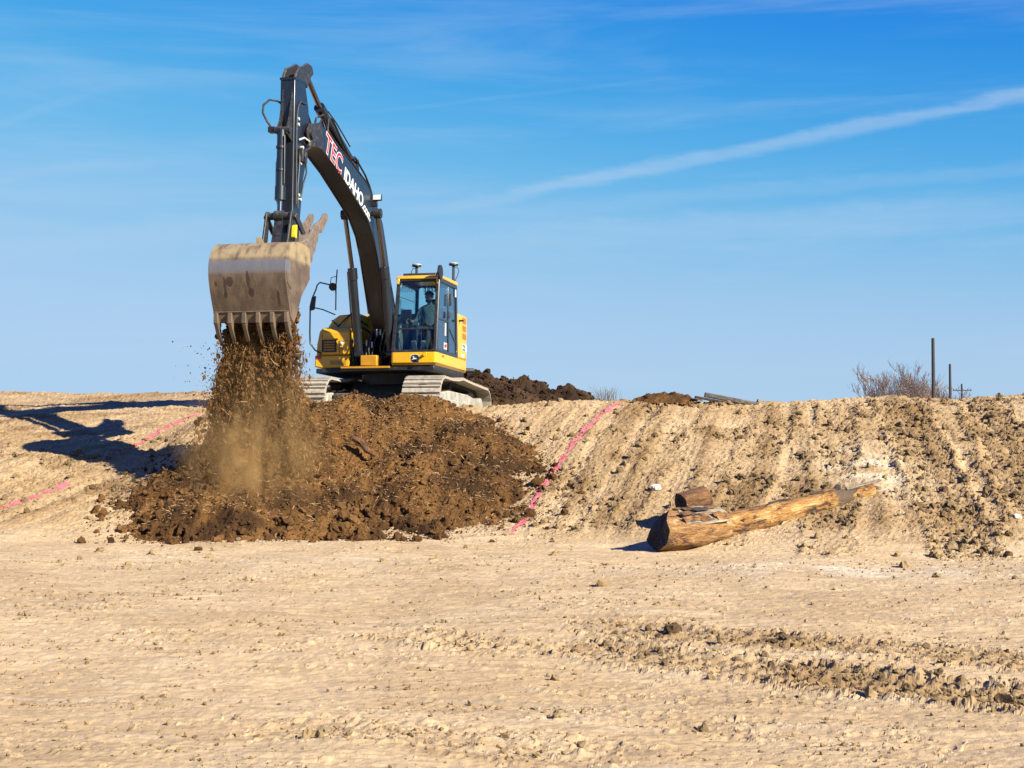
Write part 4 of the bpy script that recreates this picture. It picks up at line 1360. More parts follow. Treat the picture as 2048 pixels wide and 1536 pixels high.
# ------------------------------------------------------------------ operator, seated in the cab
def person():
    root = empty('person')
    root.matrix_world = MACHINE
    tag(root, 'person in a grey shirt and dark cap seated at the controls inside the cab', 'person')
    js = [((.42, .77, 1.96), .15), ((.36, .77, 2.12), .14), ((.33, .77, 2.30), .165), ((.34, .77, 2.44), .10), ((.36, .77, 2.50), .055), ((.39, .77, 2.56), .06)]
    ed = [(0, 1), (1, 2), (2, 3), (3, 4), (4, 5)]
    for sg in (-1, 1):
        k = len(js)
        y = .77
        js += [((.34, y + sg * .20, 2.40), .062), ((.42, y + sg * .27, 2.16), .050), ((.66, y + sg * .29, 2.10), .040), ((.86, y + sg * .31, 2.14), .030)]
        ed += [(3, k), (k, k + 1), (k + 1, k + 2), (k + 2, k + 3)]
        k = len(js)
        js += [((.46, y + sg * .10, 1.94), .095), ((.86, y + sg * .14, 1.95), .068), ((.98, y + sg * .13, 1.62), .052), ((1.02, y + sg * .12, 1.50), .042), ((1.18, y + sg * .12, 1.49), .036)]
        ed += [(0, k), (k, k + 1), (k + 1, k + 2), (k + 2, k + 3), (k + 3, k + 4)]
    me = bpy.data.meshes.new('body')
    me.from_pydata([j[0] for j in js], ed, [])
    o = bpy.data.objects.new('body', me)
    COL.objects.link(o)
    o.parent = root
    sk_ = o.modifiers.new('skin', 'SKIN')
    sv = me.skin_vertices[0].data if me.skin_vertices else None
    if sv is None:
        import bmesh
        bm = bmesh.new()
        bm.from_mesh(me)
        bm.verts.layers.skin.verify()
        bm.to_mesh(me)
        bm.free()
        sv = me.skin_vertices[0].data
    for i, (p, r_) in enumerate(js):
        sv[i].radius = (r_, r_)
        sv[i].use_root = i == 0
    sb = o.modifiers.new('sub', 'SUBSURF')
    sb.levels = sb.render_levels = 2
    # clothing by height along the body: shirt above, trousers below
    m = MATS['shirt'].copy()
    t = NT(m.node_tree)
    co = t.add('ShaderNodeTexCoord').outputs['Object']
    spx = t.add('ShaderNodeSeparateXYZ', i_0=co)
    b = t.n['Principled BSDF']
    src = b.inputs['Base Color'].links[0].from_socket
    col = t.mix(t.ramp(spx.outputs[2], 2.035, 2.045), (.03, .04, .06, 1), src)
    hand = t.math('MULTIPLY', t.ramp(spx.outputs[0], .66, .67), t.ramp(spx.outputs[2], 2.05, 2.06))
    col = t.mix(hand, col, (.34, .17, .10, 1))
    t.put(b.inputs['Base Color'], col)
    me.materials.append(m)
    # hands: palm and five fingers closed round each joystick
    for sg in (-1, 1):
        yj = .77 + sg * .335
        hb = MB().tube([(.86, .77 + sg * .31, 2.14), (.92, yj - sg * .02, 2.15), (.955, yj - sg * .03, 2.15)], [.030, .038, .034], 8)
        for f_ in range(4):
            z = 2.185 - f_ * .021
            L_ = (.95, 1.05, 1.0, .8)[f_]
            hb.tube([(.95, yj + sg * .035, z), (.99 + .01 * L_, yj + sg * .045, z), (1.025, yj + sg * .02, z - .003), (1.022, yj - sg * .022 * L_, z - .006)], [.011, .010, .009, .008], 6)
        hb.tube([(.93, yj - sg * .035, 2.165), (.965, yj - sg * .05, 2.185), (1.0, yj - sg * .035, 2.195)], [.013, .011, .009], 6)
        hb.build('hand', 'skin', root)
    # head with face, turned slightly down and to the operator's right
    hv, hf = ico2()
    V = []
    for p in hv:
        x, y, z = p
        r_ = 1.0
        sx, sy, sz = .098, .078, .122
        if z < -.2:
            sx *= 1 + .12 * z
            sy *= 1 + .28 * (z + .2)
        V.append((.42 + x * sx + (.012 if z < -.3 and x > 0 else 0), .77 + y * sy, 2.655 + z * sz))
    hd = bpy.data.meshes.new('head')
    hd.from_pydata(V, [], [tuple(int(i) for i in q_) for q_ in hf])
    hd.polygons.foreach_set('use_smooth', [True] * len(hd.polygons))
    hd.materials.append(MATS['skin'])
    ho = bpy.data.objects.new('head', hd)
    COL.objects.link(ho)
    ho.parent = root
    s2 = ho.modifiers.new('sub', 'SUBSURF')
    s2.levels = s2.render_levels = 1
    MB().tube([(.515, .77, 2.675), (.532, .77, 2.64), (.515, .77, 2.625)], [.006, .016, .010], 8).build('nose', 'skin', ho)
    for sg in (-1, 1):
        MB().tube([(.502, .77 + sg * .032, 2.668), (.509, .77 + sg * .032, 2.668)], [.010, .006], 8).build('eye', 'hair', ho)
        MB().tube([(.41, .77 + sg * .075, 2.68), (.405, .77 + sg * .085, 2.655), (.415, .77 + sg * .077, 2.625)], [.010, .016, .008], 8).build('ear', 'skin', ho)
    MB().tube([(.508, .745, 2.592), (.514, .77, 2.590), (.508, .795, 2.592)], [.004, .006, .004], 6).build('mouth', 'red', ho)
    MB().prism([(.405, 2.545), (.49, 2.535), (.515, 2.575), (.485, 2.60), (.43, 2.61)], .712, .828, 'y').build('beard', 'hair', ho, bevel=.015)
    cp = []
    for k in range(6):
        a = R(15 * k)
        cp.append(((.41, .77, 2.695 + .095 * math.sin(a)), max(.004, .104 * math.cos(a))))
    cap = MB().tube([c[0] for c in cp], [c[1] for c in cp], 18)
    cap.prism([(.48, .70), (.59, .72), (.605, .77), (.59, .82), (.48, .84)], 2.693, 2.705, 'z')
    cap.build('cap', 'hair', ho)
    MB().tube([(.35, .60, 2.42), (.47, .62, 2.30), (.52, .70, 2.1), (.50, .9, 1.98)], .014, 6).build('seat_belt', 'interior', root)


person()


# ------------------------------------------------------------------ dirt pile on the bank
def pile_height(X, Y):
    """earth cone draped over the bank: several tipped loads run together"""
    h = np.full(np.shape(X), -5.0)
    for (x, y, z, k, ex) in ((-3.9, 27.3, 2.38, .56, 1.0), (-3.0, 27.5, 2.47, .57, 1.0), (-2.0, 27.6, 2.47, .57, 1.0), (-1.45, 27.5, 2.36, .60, 1.0),
                             (-4.5, 25.9, 1.75, .54, 1.0), (-4.2, 24.9, 1.25, .52, .9), (-.75, 26.6, 1.98, .56, 1.0), (-1.6, 25.7, 1.60, .56, .9), (-4.7, 24.5, .74, .50, .85), (-3.2, 24.8, .98, .50, .8)):
        r_ = np.hypot((X - x) * ex, Y - y)
        r_ = r_ * (1 + .10 * perlin(np.arctan2(Y - y, X - x) * 2.2 + 3, x + 0 * X, 7))
        h = np.maximum(h, z - k * (np.sqrt(r_ * r_ + .09) - .3))
    return h


def pile_surface(X, Y):
    h = pile_height(X, Y)
    h = h + .11 * fbm(X * 1.1, Y * 1.1, 4, 211) + .045 * fbm(X * 4, Y * 4, 3, 221)
    h = h + lumps(X, Y, .18, .08, 231) * .4 + lumps(X, Y, .09, .22, 241) * .42 + lumps(X, Y, .045, .6, 251) * .5 + .012 * fbm(X * 18, Y * 18, 2, 261)
    tone = np.clip(.30 + 1.1 * fbm(X * .9, Y * .9, 4, 271) + .5 * fbm(X * 3.5, Y * 1.2, 3, 275), 0, 1)
    # the fresh load on the right is darker and wetter
    tone = np.clip(tone + .55 * np.exp(-(((X + .6) / .75) ** 2 + ((Y - 24.8) / 1.0) ** 2)), 0, 1)
    return h, tone


def grid_mesh(name, xs, ys, fn, floor, mat, parent=None, thresh=0.0):
    X, Y = np.meshgrid(xs, ys)
    h, tone = fn(X.ravel(), Y.ravel())
    fl = floor(X.ravel(), Y.ravel())
    hh, ww = X.shape
    idx = np.arange(hh * ww).reshape(hh, ww)
    f = np.stack([idx[:-1, :-1], idx[:-1, 1:], idx[1:, 1:], idx[1:, :-1]], -1).reshape(-1, 4)
    above = (h - fl) > thresh
    keep = above[f].any(1)
    f = f[keep]
    z = np.maximum(h, fl - .04)
    u, inv = np.unique(f, return_inverse=True)
    V = np.stack([X.ravel(), Y.ravel(), z], -1)[u]
    return np_mesh(name, V, inv.reshape(f.shape), mat, parent, attrs={'tone': tone[u], 'pale': np.zeros(len(u))})


def floor_z(X, Y):
    return base_z(X, Y) + .05 * fbm(X * .35, Y * .35, 3, 11)


PILE = empty('dirt_pile', (-2.6, 25.6, 0))
tag(PILE, 'large fresh brown dirt pile on the bank in front of the excavator', 'dirt pile')
pm_ = grid_mesh('mound', np.arange(-7.2, 1.6, .026), np.arange(21.3, 29.0, .029), pile_surface, floor_z, 'pile')
pm_.parent = PILE
pm_.matrix_parent_inverse = Matrix.Translation(PILE.location).inverted()


def pile_clods():
    n = 56000
    X = -6.9 + 8.6 * RNG.random(n)
    Y = 21.9 + 6.5 * RNG.random(n)
    h, tone = pile_surface(X, Y)
    fl = floor_z(X, Y)
    # on the pile everywhere, and thinning out over the ground beyond its foot
    d = h - fl
    ok = RNG.random(n) < np.where(d > 0, .9, np.exp(d / .15) * .6)
    z = np.maximum(h, fl)
    X, Y, z, tone = X[ok], Y[ok], z[ok], tone[ok]
    zt = terrain(X, Y)[0]
    z = np.maximum(z, zt)
    sz = np.clip(.0080 * (1 - RNG.random(len(X))) ** -.46, .007, .10)
    tn = np.clip(tone * .7 + RNG.random(len(X)) * .6 - .2, 0, 1)
    # the heavy lumps have rolled to the foot
    foot = np.clip(1 - (z - .1) / .9, 0, 1)
    sz = np.where(sz > .05, sz * (.55 + .6 * foot), sz)
    m = sz > .042
    P = np.stack([X, Y, z + sz * .25], -1)
    a = clod_cloud('crumbs', P[~m], sz[~m], 'pile_clods', tn[~m])
    b = clod_cloud('clods', P[m], sz[m], 'pile_clods', tn[m], big=True)
    for o in (a, b):
        o['kind'] = 'stuff'
        o.parent = PILE
        o.matrix_parent_inverse = Matrix.Translation(PILE.location).inverted()
    # root fibres and straw
    n = 5200
    X = -6.0 + 6.6 * RNG.random(n)
    Y = 23.0 + 4.7 * RNG.random(n)
    h, tone = pile_surface(X, Y)
    ok = h > floor_z(X, Y)
    fibres('root_fibres', np.stack([X, Y, h + .02], -1)[ok], .085, .0055, PILE)


def fibres(name, P, length, rad, parent=None, flat=.5):
    """short bent roots, each a three-sided two-segment strand"""
    n = len(P)
    d = RNG.normal(size=(n, 3))
    d[:, 2] *= flat
    d /= np.linalg.norm(d, axis=1)[:, None]
    e = RNG.normal(size=(n, 3))
    e -= d * (d * e).sum(1)[:, None]
    e /= np.linalg.norm(e, axis=1)[:, None]
    g = np.cross(d, e)
    L = length * (.4 + 1.2 * RNG.random(n) ** 2)
    bend = (RNG.random(n) - .5) * .7 * L
    r_ = rad * (.6 + .9 * RNG.random(n))
    rings = []
    for t_, rr in ((-.5, .6), (0, 1), (.5, .35)):
        c = P + d * (L * t_)[:, None] + e * (bend * (1 if t_ == 0 else 0))[:, None]
        for k in range(3):
            a = 2 * math.pi * k / 3
            rings.append(c + (e * math.cos(a) + g * math.sin(a)) * (r_ * rr)[:, None])
    V = np.stack(rings, 1).reshape(-1, 3)
    f = []
    for s_ in (0, 3):
        for k in range(3):
            f.append((s_ + k, s_ + (k + 1) % 3, s_ + 3 + (k + 1) % 3, s_ + 3 + k))
    F = (np.array(f)[None] + (np.arange(n) * 9)[:, None, None]).reshape(-1, 4)
    o = np_mesh(name, V, F, 'root_fibre')
    o['kind'] = 'stuff'
    if parent:
        o.parent = parent
        o.matrix_parent_inverse = Matrix.Translation(parent.location).inverted()
    return o


pile_clods()


# ------------------------------------------------------------------ dirt falling from the bucket
def mloc(x, y, z):
    return MACHINE @ Vector((x, y, z))


def spin(n):
    a = RNG.random(n) * 2 * np.pi
    b = RNG.normal(size=n) * .25
    c, s_, cb_, sb_ = np.cos(a), np.sin(a), np.cos(b), np.sin(b)
    z = np.zeros(n)
    return np.stack([c, -s_ * cb_, s_ * sb_, s_, c * cb_, -c * sb_, z, sb_, cb_], -1).reshape(n, 3, 3)


def falling():
    A = np.array(MACHINE)
    n = 90000
    t = RNG.random(n) ** .85                      # 0 at the bucket, 1 at the pile
    y = -.80 + 1.30 * RNG.random(n)
    x = 6.92 + .50 * RNG.random(n)
    drop = 4.0 * t
    # strands: the load breaks into curtains, and spreads while it falls
    yc = y + .10 * np.sin(drop * 2.1 + y * 5) * t
    spread = .05 + .26 * t
    yy = yc + RNG.normal(size=n) * spread - .75 * t ** 1.4 * RNG.random(n) * 1.3 * np.clip(.5 - y, 0, 1)
    xx = x + RNG.normal(size=n) * (.05 + .18 * t)
    zz = 1.22 - drop
    loc = np.stack([xx, yy, zz, np.ones(n)], -1)
    P = (loc @ A.T)[:, :3]
    dens = .62 + 1.2 * fbm(yy * 5.5, zz * .55, 3, 301) + .30 * (1 - t)
    h = np.maximum(pile_height(P[:, 0], P[:, 1]), base_z(P[:, 0], P[:, 1]))
    ok = (P[:, 2] > h + .02) & (RNG.random(n) < np.clip(dens, .05, 1))
    P, t = P[ok], t[ok]
    n = len(P)
    sz = np.clip(.0068 * (1 - RNG.random(n)) ** -.5, .006, .055)
    tn = np.clip(RNG.random(n) * 1.1 - .25, 0, 1)
    m = sz > .034
    root = empty('falling_dirt', tuple(mloc(7.3, -.15, -.5)))
    kind(root, 'stuff', 'loose brown dirt falling in a curtain from the bucket teeth', 'falling dirt')
    parts = [clod_cloud('falling_crumbs', P[~m], sz[~m], 'pile_clods', tn[~m], squash=(.7, .7, 1.7), upright=spin((~m).sum())), clod_cloud('falling_clods', P[m], sz[m], 'pile_clods', tn[m], big=True)]
    # the dense core of the load just leaving the bucket
    k = 9000
    c = np.stack([6.95 + .34 * RNG.random(k), -.74 + 1.18 * RNG.random(k), 1.62 - 3.2 * RNG.random(k) ** 1.3, np.ones(k)], -1)
    c[:, 1] -= .16 * (1.62 - c[:, 2])
    parts.append(clod_cloud('falling_load', (c @ A.T)[:, :3], .018 + .05 * RNG.random(k) ** 2, 'pile_clods', np.clip(.15 + .8 * RNG.random(k), 0, 1), tiny=False))
    q = RNG.choice(n, 1500, replace=False)
    parts.append(fibres('falling_roots', P[q], .13, .006, None, 1.6))
    # a few stray crumbs thrown clear to the left
    k = 160
    c = np.stack([7.3 + .3 * RNG.normal(size=k), -.95 - np.abs(RNG.normal(size=k)) * .28, 1.1 - 2.4 * RNG.random(k), np.ones(k)], -1)
    parts.append(clod_cloud('stray_crumbs', (c @ A.T)[:, :3], .008 + .02 * RNG.random(k) ** 3, 'pile_clods', RNG.random(k)))
    for o in parts:
        o['kind'] = 'stuff'
        o.parent = root
        o.matrix_parent_inverse = Matrix.Translation(root.location).inverted()


falling()


def dust_cloud():
    """dust hanging where the load strikes the pile: a closed lumpy shell filled with thin scattering"""
    v, f = ico2()
    me = bpy.data.meshes.new('dust_cloud')
    rad = np.array([1.6, .85, 2.1])
    me.from_pydata([tuple(p * rad) for p in v], [], [tuple(int(i) for i in q) for q in f])
    m = bpy.data.materials.new('dust')
    m.use_nodes = True
    t = NT(m.node_tree)
    t.n.clear()
    co = t.add('ShaderNodeTexCoord').outputs['Object']
    ln = t.add('ShaderNodeVectorMath', operation='LENGTH')
    t.put(ln.inputs[0], t.mapping(co, scale=(1 / 1.52, 1 / .80, 1 / 2.0)))
    fall = t.ramp(ln.outputs['Value'], .98, .15)
    sp = t.add('ShaderNodeSeparateXYZ', i_0=co)
    n1 = t.noise(t.mapping(co, scale=(1.2, 1.2, .6), rot=(0, R(14), 0)), 1.9, 6, .65, .8)
    low = t.math('MULTIPLY_ADD', t.ramp(sp.outputs[2], .9, -1.0), .85, .15)
    d = t.math('MULTIPLY', t.math('MULTIPLY', fall, t.ramp(n1, .38, .74)), low)
    pv = t.add('ShaderNodeVolumePrincipled', i_Color=(.84, .55, .23, 1), i_Density=0.0)
    pv.inputs['Anisotropy'].default_value = .1
    t.put(pv.inputs['Density'], t.math('MULTIPLY', d, DUST))
    t.add('ShaderNodeOutputMaterial', i_Volume=pv.outputs[0])
    me.materials.append(m)
    o = bpy.data.objects.new('dust_cloud', me)
    COL.objects.link(o)
    o.location = (-4.15, 23.8, 1.75)
    kind(o, 'stuff', 'thin golden dust drifting at the foot of the falling dirt', 'dust')


DUST = 2.8
dust_cloud()


# ------------------------------------------------------------------ dark heap behind the excavator
def heap_fn(X, Y):
    zr = np.interp(X, [-5.6, -4.6, -3.5, -1.5, -.9, 0, .7, 1.15, 1.42, 1.65, 2.1, 2.7], [2.0, 3.0, 3.28, 3.38, 3.36, 3.22, 3.04, 2.98, 3.08, 2.86, 2.62, 2.1])
    h = zr - .55 * np.abs(Y - 36.0) + .02
    h = h + .14 * fbm(X * 1.3, Y * 1.3, 4, 311) + lumps(X, Y, .30, .3, 321) * .5 + lumps(X, Y, .15, .5, 331) * .55 + lumps(X, Y, .08, .6, 341) * .6 - .06
    return h, np.clip(.3 + .8 * fbm(X, Y, 3, 351), 0, 1)


HEAP = empty('soil_heap', (-1.5, 36, 2.1))
tag(HEAP, 'low dark soil heap on the skyline right behind the excavator tracks', 'soil heap')
o = grid_mesh('mound', np.arange(-6, 3, .04), np.arange(33.4, 38.4, .05), heap_fn, base_z, 'heap', None, -.02)
o.parent = HEAP
o.matrix_parent_inverse = Matrix.Translation(HEAP.location).inverted()
k = 1300
hx, hy = -5 + 7.5 * RNG.random(k), 33.8 + 2.6 * RNG.random(k)
hh_, ht = heap_fn(hx, hy)
ok = hh_ > base_z(hx, hy) - .1
o = clod_cloud('clods', np.stack([hx, hy, hh_ + .02], -1)[ok], .02 + .08 * RNG.random(ok.sum()) ** 3, 'heap', RNG.random(ok.sum()), big=True)
o['kind'] = 'stuff'
o.parent = HEAP
o.matrix_parent_inverse = Matrix.Translation(HEAP.location).inverted()

# low mound on the crest, right of the long paint line
CM = empty('crest_mound', (3.0, 28.9, 2.3))
tag(CM, 'small dark clod mound on the crest at the top of the long pink line', 'mound')


def crest_fn(X, Y):
    h = base_z(X, Y) + .16 * np.exp(-(((X - 3.0) / .62) ** 2 + ((Y - 28.8) / .5) ** 2) ** 2) - .03
    h = h + lumps(X, Y, .16, .7, 361) * .5 + lumps(X, Y, .08, .6, 371) * .6 + .03 * fbm(X * 4, Y * 4, 3, 381)
    return h, np.clip(.4 + fbm(X * 2, Y * 2, 3, 391), 0, 1)


o = grid_mesh('mound', np.arange(1.9, 4.1, .03), np.arange(28.0, 29.7, .03), crest_fn, lambda X, Y: base_z(X, Y) + .05, 'pile', None, 0)
o.parent = CM
o.matrix_parent_inverse = Matrix.Translation(CM.location).inverted()


# ------------------------------------------------------------------ logs, stump, rocks
def log_mesh(length, r_of, wob, seed, n_len=60, n_ang=40, twist=.0):
    r = np.random.default_rng(seed)
    ss = np.linspace(0, 1, n_len)
    aa = np.linspace(0, 2 * np.pi, n_ang, endpoint=False)
    S, A = np.meshgrid(ss, aa, indexing='ij')
    rr = r_of(S)
    x = S * length
    rr = rr * (1 + wob * fbm(np.cos(A) * 1.6 + 5 + x * .6, np.sin(A) * 1.6 + x * .9, 4, seed) + .035 * fbm(np.cos(A) * 7 + x * .5, np.sin(A) * 7 + x * .5, 3, seed + 3))
    cy = .03 * np.sin(S * 5 + seed)
    return x, rr * np.cos(A) + cy, rr * np.sin(A), n_len, n_ang


def log_obj(name, mat, endmat, length, r_of, wob, seed, parent, notch=None, far=None, flat=None):
    x, y, z, nl, na = log_mesh(length, r_of, wob, seed)
    if flat:
        y, z = flat(y, z)
    if notch:
        x = notch(x, y, z)
    if far:
        x = far(x, y, z, length)
    V = np.stack([x.ravel(), y.ravel(), z.ravel()], -1)
    idx = np.arange(nl * na).reshape(nl, na)
    nx_ = np.roll(idx, -1, 1)
    F = np.stack([idx[:-1], nx_[:-1], nx_[1:], idx[1:]], -1).reshape(-1, 4)
    o = np_mesh(name, V, F[:, ::-1], mat, parent, smooth=True)
    # end faces as their own parts, dished and fibrous
    for ring, sg in ((0, -1), (nl - 1, 1)):
        e = V[idx[ring]]
        c = e.mean(0)
        vs = [tuple(e[i]) for i in range(na)]
        k = na
        mids = [tuple(c + (e[i] - c) * .55 + np.array([sg * .012 * math.sin(i * 2.3), 0, 0])) for i in range(na)]
        vs += mids + [tuple(c - np.array([sg * .01, 0, 0]))]
        fs = [(i, (i + 1) % k, k + (i + 1) % k, k + i) for i in range(k)] + [(k + i, k + (i + 1) % k, 2 * k) for i in range(k)]
        if sg > 0:
            fs = [q[::-1] for q in fs]
        mb = MB()
        mb.v, mb.f = vs, [q[::-1] for q in fs]
        mb.build('cut_face', endmat, parent, smooth=20)
    return o


def place(o, p, direction, roll=0):
    d = Vector(direction).normalized()
    up = Vector((0, 0, 1))
    yv = up.cross(d).normalized()
    zv = d.cross(yv)
    o.matrix_world = Matrix(((d.x, yv.x, zv.x, p[0]), (d.y, yv.y, zv.y, p[1]), (d.z, yv.z, zv.z, p[2]), (0, 0, 0, 1))) @ Matrix.Rotation(roll, 4, 'X')


L1 = empty('log_butt')
tag(L1, 'thick orange log butt with a dark chopped end at the foot of the bank', 'log')


def felling(x, y, z):
    """chopped end: an upper slanted face above a nearly square lower face"""
    cut = np.clip(z + y * .35 + .02, -.02, None) * .75 + .05 * np.sin(y * 9)
    w = np.exp(-x / .25)
    return x + cut * w


def hewn(y, z):
    """flat weathered face along the upper front of the butt"""
    ny, nz = -math.sin(R(34)), math.cos(R(34))
    over = np.clip(y * ny + z * nz - .225, 0, None)
    return y - over * ny, z - over * nz


log_obj('trunk', 'log_wood', 'cut_wood', 1.18, lambda s: .295 - .045 * s, .12, 3, L1, notch=felling, flat=hewn)
MB().prism([(.30, -.17), (.7, -.20), (1.10, -.17), (1.17, .02), (1.10, .17), (.7, .20), (.36, .16)], .215, .243, 'z').build('weathered_face', 'grey_wood', L1, bevel=.01).matrix_local = Matrix.Rotation(R(34), 4, 'X')
for k in range(16):
    x, a = .25 + .75 * random.random(), R(random.uniform(-60, 10))
    fl = MB().prism([(x, .0), (x + .16 + .12 * random.random(), .03), (x + .12, .09), (x - .04, .07)], .0, .012, 'z').build('bark_flake', random.choice(['dark_bark', 'log_wood', 'stump_wood']), L1, bevel=.004)
    fl.matrix_local = Matrix.Rotation(R(62) + a * .9, 4, 'X') @ Matrix.Translation((0, 0, .285))
place(L1, (2.02, 20.62, .37), (.84, .54, .03))

L2 = empty('long_log')
tag(L2, 'long slender orange log lying up the bank behind the thick log butt', 'log')


def taper(s):
    k = np.exp(-((s - .70) / .05) ** 2) * .035
    return np.where(s < .80, .205 - .075 * s, .145) + k - .03 * sstep(s, .78, .82)


log_obj('trunk', 'long_wood', 'long_wood', 2.85, taper, .07, 9, L2)
MB().prism([(2.30, -.07), (3.02, -.05), (3.06, .04), (2.40, .08)], .105, .132, 'z').build('split_top', 'grey_wood', L2, bevel=.01)
MB().tube([(2.10, -.02, .10), (2.16, -.03, .17), (2.20, -.03, .20)], [.07, .05, .03], 10).build('branch_stub', 'dark_bark', L2)
for k in range(10):
    x, a = .15 + 2.4 * random.random(), R(random.uniform(-60, 60))
    fl = MB().prism([(x, .0), (x + .2 + .2 * random.random(), .02), (x + .18, .06), (x - .05, .05)], .0, .016, 'z').build('bark_flake', random.choice(['dark_bark', 'long_wood', 'dark_bark']), L2, bevel=.003)
    fl.matrix_local = Matrix.Rotation(a * .9 + R(55), 4, 'X') @ Matrix.Translation((0, 0, .200 - .065 * x / 3.0))
log_end = Vector((5.50, 22.60, base_z(5.5, 22.6).item() + .10))
log_start = Vector((3.02, 21.28, .37))
place(L2, log_start, log_end - log_start)

ST = empty('stump')
tag(ST, 'short brown stump chunk with a dark left end standing behind the log butt', 'stump')
log_obj('trunk', 'stump_wood', 'cut_wood', .44, lambda s: .20 - .02 * s, .12, 15, ST)
place(ST, (2.52, 21.95, ground_z(2.7, 22.1) + .24), (.75, .30, .22))

BSL = MB().prism(rounded([(-.22, -.04), (.0, -.07), (.22, -.04), (.20, .04), (-.05, .06), (-.22, .03)], .03), 0, .03, 'z').build('bark_slab', 'dark_bark', None, bevel=.01)
tag(BSL, 'flat strip of grey bark lying between the log butt and the stump', 'bark')
place(BSL, (2.48, 21.55, ground_z(2.48, 21.55) + .10), (.95, .25, .06))


def rock(name, label, cat, mat, x, y, size, seed, group=None, z=None, squash=(1, .8, .7), tone=.5):
    v, f = subdiv(*ico2())
    r = np.random.default_rng(seed)
    n_ = fbm(v[:, 0] * 1.3 + v[:, 2] * .9 + seed * 3.1, v[:, 1] * 1.3 - v[:, 2] * .8, 4, 400 + seed)
    p = v * (1 + .38 * n_ + .10 * (r.random(len(v)) - .5))[:, None]
    p = p * np.array(squash) * size
    p[:, 2] = np.maximum(p[:, 2], -size * .4)
    o = np_mesh(name, p, f, mat, attrs={'tone': np.full(len(p), tone), 'pale': np.zeros(len(p))})
    o.location = (x, y, (ground_z(x, y) if z is None else z) + size * .25)
    o.rotation_euler = (0, 0, r.random() * 6)
    return tag(o, label, cat, group)


rock('rock', 'pale white rock on the bank just above the stump', 'rock', 'pale_rock', 2.30, 23.7, .085, 1)
rock('rock', 'flat pale rock low on the bank at the right picture edge', 'rock', 'pale_rock', 7.25, 21.3, .08, 2, squash=(1.2, .7, .5))
rock('dirt_clod', 'large dark clod alone on the flat right of the picture middle', 'clod', 'clods', 1.33, 12.3, .085, 3, tone=1)
rock('dirt_clod', 'dark clod at the right picture edge near the bottom corner', 'clod', 'clods', 2.97, 9.0, .075, 4, tone=1)
rock('dirt_clod', 'brown clod on the flat below the left end of the dirt pile', 'clod', 'pile_clods', -4.42, 20.9, .06, 5)
rock('dirt_clod', 'left one of two dark clods between the dirt pile and the long pink line', 'clod', 'pile_clods', .42, 24.55, .12, 6, 'dark clods beside the pink line')
rock('dirt_clod', 'right one of two dark clods, touching the long pink line', 'clod', 'pile_clods', .66, 24.72, .10, 7, 'dark clods beside the pink line')
rock('dirt_clod', 'brown clod at the middle of the dirt pile foot on the flat', 'clod', 'pile_clods', -1.42, 22.15, .09, 8)

BR_ = MB().tube([(0, 0, 0), (.18, .02, .03), (.36, 0, .0), (.56, .03, .02)], [.05, .06, .055, .03], 9).build('broken_branch', 'stump_wood', None, bevel=.004)
tag(BR_, 'broken orange brown branch stuck in the middle of the dirt pile', 'branch')
bx, by = -2.62, 25.5
bz = float(pile_surface(np.array([bx]), np.array([by]))[0][0])
place(BR_, (bx - .1, by - .1, bz + .18), (.62, -.45, -.50))

# weathered timber on the crest
PL = empty('weathered_timber')
tag(PL, 'grey weathered timber lying on the crest against the sky', 'timber')
tb_ = MB().prism(rounded([(-.06, -.045), (.06, -.045), (.06, .045), (-.06, .045)], .025), 0, 1.05, 'x').build('beam', 'weathered', PL, bevel=.01)
MB().prism([(-.13, -.10), (.02, -.10), (.02, -.06), (-.13, -.06)], -.18, .62, 'x').build('broken_board', 'dark_bark', PL, bevel=.006)
place(PL, (3.72, 28.55, base_z(3.72, 28.55).item() + .17), (.975, .0, -.185))

# tuft of dry weeds on the crest
TF = empty('dry_weed', (1.86, 29.0, base_z(1.86, 29.0).item()))
tag(TF, 'small tuft of pale dry weeds on the crest left of the pink line', 'weeds')
mb = MB()
for k in range(80):
    a, l_ = random.random() * 6.28, random.uniform(.12, .30)
    x, y = random.gauss(0, .12), random.gauss(0, .08)
    lean = random.uniform(.1, .8)
    mb.tube([(x, y, -.05), (x + .4 * lean * l_ * math.cos(a), y + .4 * lean * l_ * math.sin(a), l_ * .6), (x + lean * l_ * math.cos(a), y + lean * l_ * math.sin(a), l_)], [.004, .003, .0015], 3)
o = mb.build('stems', 'dry_grass', TF)
o['kind'] = 'stuff'


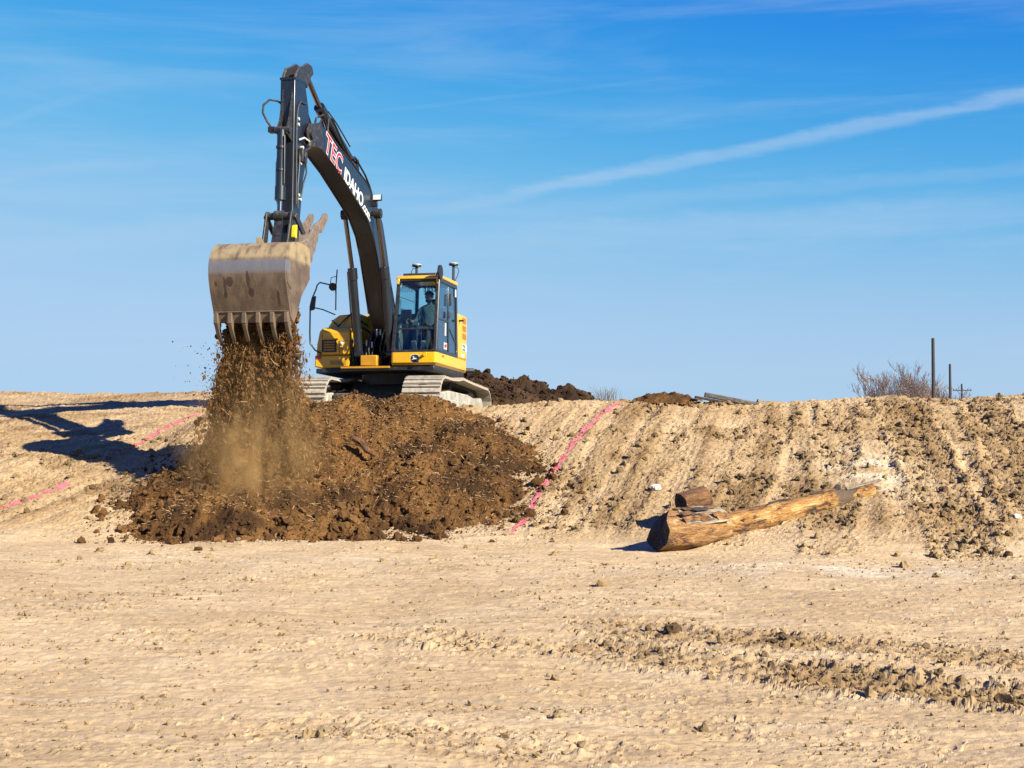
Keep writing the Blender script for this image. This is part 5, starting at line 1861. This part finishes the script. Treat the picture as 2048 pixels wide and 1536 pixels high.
# ------------------------------------------------------------------ far bare trees and utility poles
def bare_tree(x, Y, height, width, seed, label, nb=5):
    r = random.Random(seed)
    root = empty('bare_tree', (x, Y, 0))
    tag(root, label, 'tree', 'bare trees beyond the crest')
    trunk, crown = MB(), MB()

    def grow(p, d, L_, r0, lev):
        pts, rs = [p], [r0]
        for i in range(3):
            d = (d + Vector((r.gauss(0, .16), r.gauss(0, .16), .06))).normalized()
            p = p + d * L_ / 3
            pts.append(p)
            rs.append(r0 * (1 - .18 * (i + 1)))
        if lev >= 4:
            crown.tube([pts[0], pts[-1]], [rs[0], rs[-1] * .5], 3, caps=False)
        else:
            (trunk if lev < 2 else crown).tube(pts, rs, 5 if lev < 2 else 3, caps=False)
        if lev < 5:
            for k in range(nb if lev < 2 else 3 if lev < 4 else 4):
                i = r.randint(1, 3)
                sp_ = r.uniform(.25, .75) * (1.2 if lev == 0 else 1)
                a = r.random() * 6.28
                o_ = d.orthogonal().normalized()
                nd = (d * math.cos(sp_) + (o_ * math.cos(a) + d.cross(o_) * math.sin(a)) * math.sin(sp_) + Vector((0, 0, .25))).normalized()
                grow(pts[i], nd, L_ * r.uniform(.55, .8), max(rs[i] * .60, .021), lev + 1)
    grow(Vector((0, 0, 0)), Vector((r.gauss(0, .05), 0, 1)), height * .30, height * .022, 0)
    if width:
        for k in range(3):
            grow(Vector((r.gauss(0, width * .18), r.gauss(0, .4), 0)), Vector((r.gauss(0, .2), r.gauss(0, .1), 1)).normalized(), height * .30, height * .014, 0)
    for mb_, nm in ((trunk, 'trunk'), (crown, 'crown')):
        zmax = max(v[2] for v in crown.v)
        k = height / zmax
        mb_.v = [(v[0] * k, v[1] * k, v[2] * k) for v in mb_.v]
        mb_.build(nm, 'bark_twig', root)


def far_x(px, Y):
    return (px - 1024) / 2958 * Y


for (px, Y, h, w_, sd, lb) in ((1786, 150, 10.4, 1.2, 1, 'tall full bare tree left of the tallest utility pole'),
                               (1842, 152, 10.6, 2.2, 2, 'bare many stemmed tree directly left of the tallest pole'),
                               (1732, 156, 8.8, 3.0, 3, 'lower spreading bare tree left of the tall full one'),
                               (1884, 160, 9.4, 1.0, 4, 'thin bare tree between the two taller utility poles'),
                               (1698, 150, 5.9, 2.5, 5, 'lowest bare shrub at the left end of the tree row')):
    bare_tree(far_x(px, Y), Y, h, w_, sd, lb, 6 if w_ == 0 else 5)


def pole(px, Y, ztop, label, arm_w=0, pins=False):
    x = far_x(px, Y)
    root = empty('utility_pole', (x, Y, 0))
    tag(root, label, 'pole', 'utility poles beyond the crest')
    mb_ = MB().tube([(0, 0, -.3), (0, 0, ztop * .5), (0, 0, ztop - .06), (0, 0, ztop)], [.17, .145, .12, .06], 12)
    mb_.build('pole', 'pole_wood', root)
    if arm_w:
        MB().box(-arm_w / 2, arm_w / 2, -.20, -.12, ztop - 1.0, ztop - .86).build('crossarm', 'pole_wood', root)
        for t_ in (-.46, -.3, .3, .46):
            MB().tube([(t_ * arm_w, -.16, ztop - .86), (t_ * arm_w, -.16, ztop - .70)], [.04, .06], 8).build('insulator', 'pole_wood', root)
        for sg in (-1, 1):
            MB().tube([(sg * arm_w * .28, -.16, ztop - 1.0), (0, -.16, ztop - 1.55)], .025, 6).build('brace', 'pole_wood', root)
    if pins:
        for k in range(3):
            MB().tube([(.1, 0, ztop - 5.0 - k * .9), (.42, 0, ztop - 4.95 - k * .9), (.44, 0, ztop - 4.8 - k * .9)], [.03, .03, .05], 6).build('insulator', 'pole_wood', root)


pole(1867.5, 115, 9.75, 'tallest bare utility pole on the skyline at the right')
pole(1901, 155, 9.85, 'middle utility pole, second in height, without a crossarm', pins=True)
pole(1924, 205, 9.75, 'shortest utility pole with a crossarm on the skyline', arm_w=2.6)
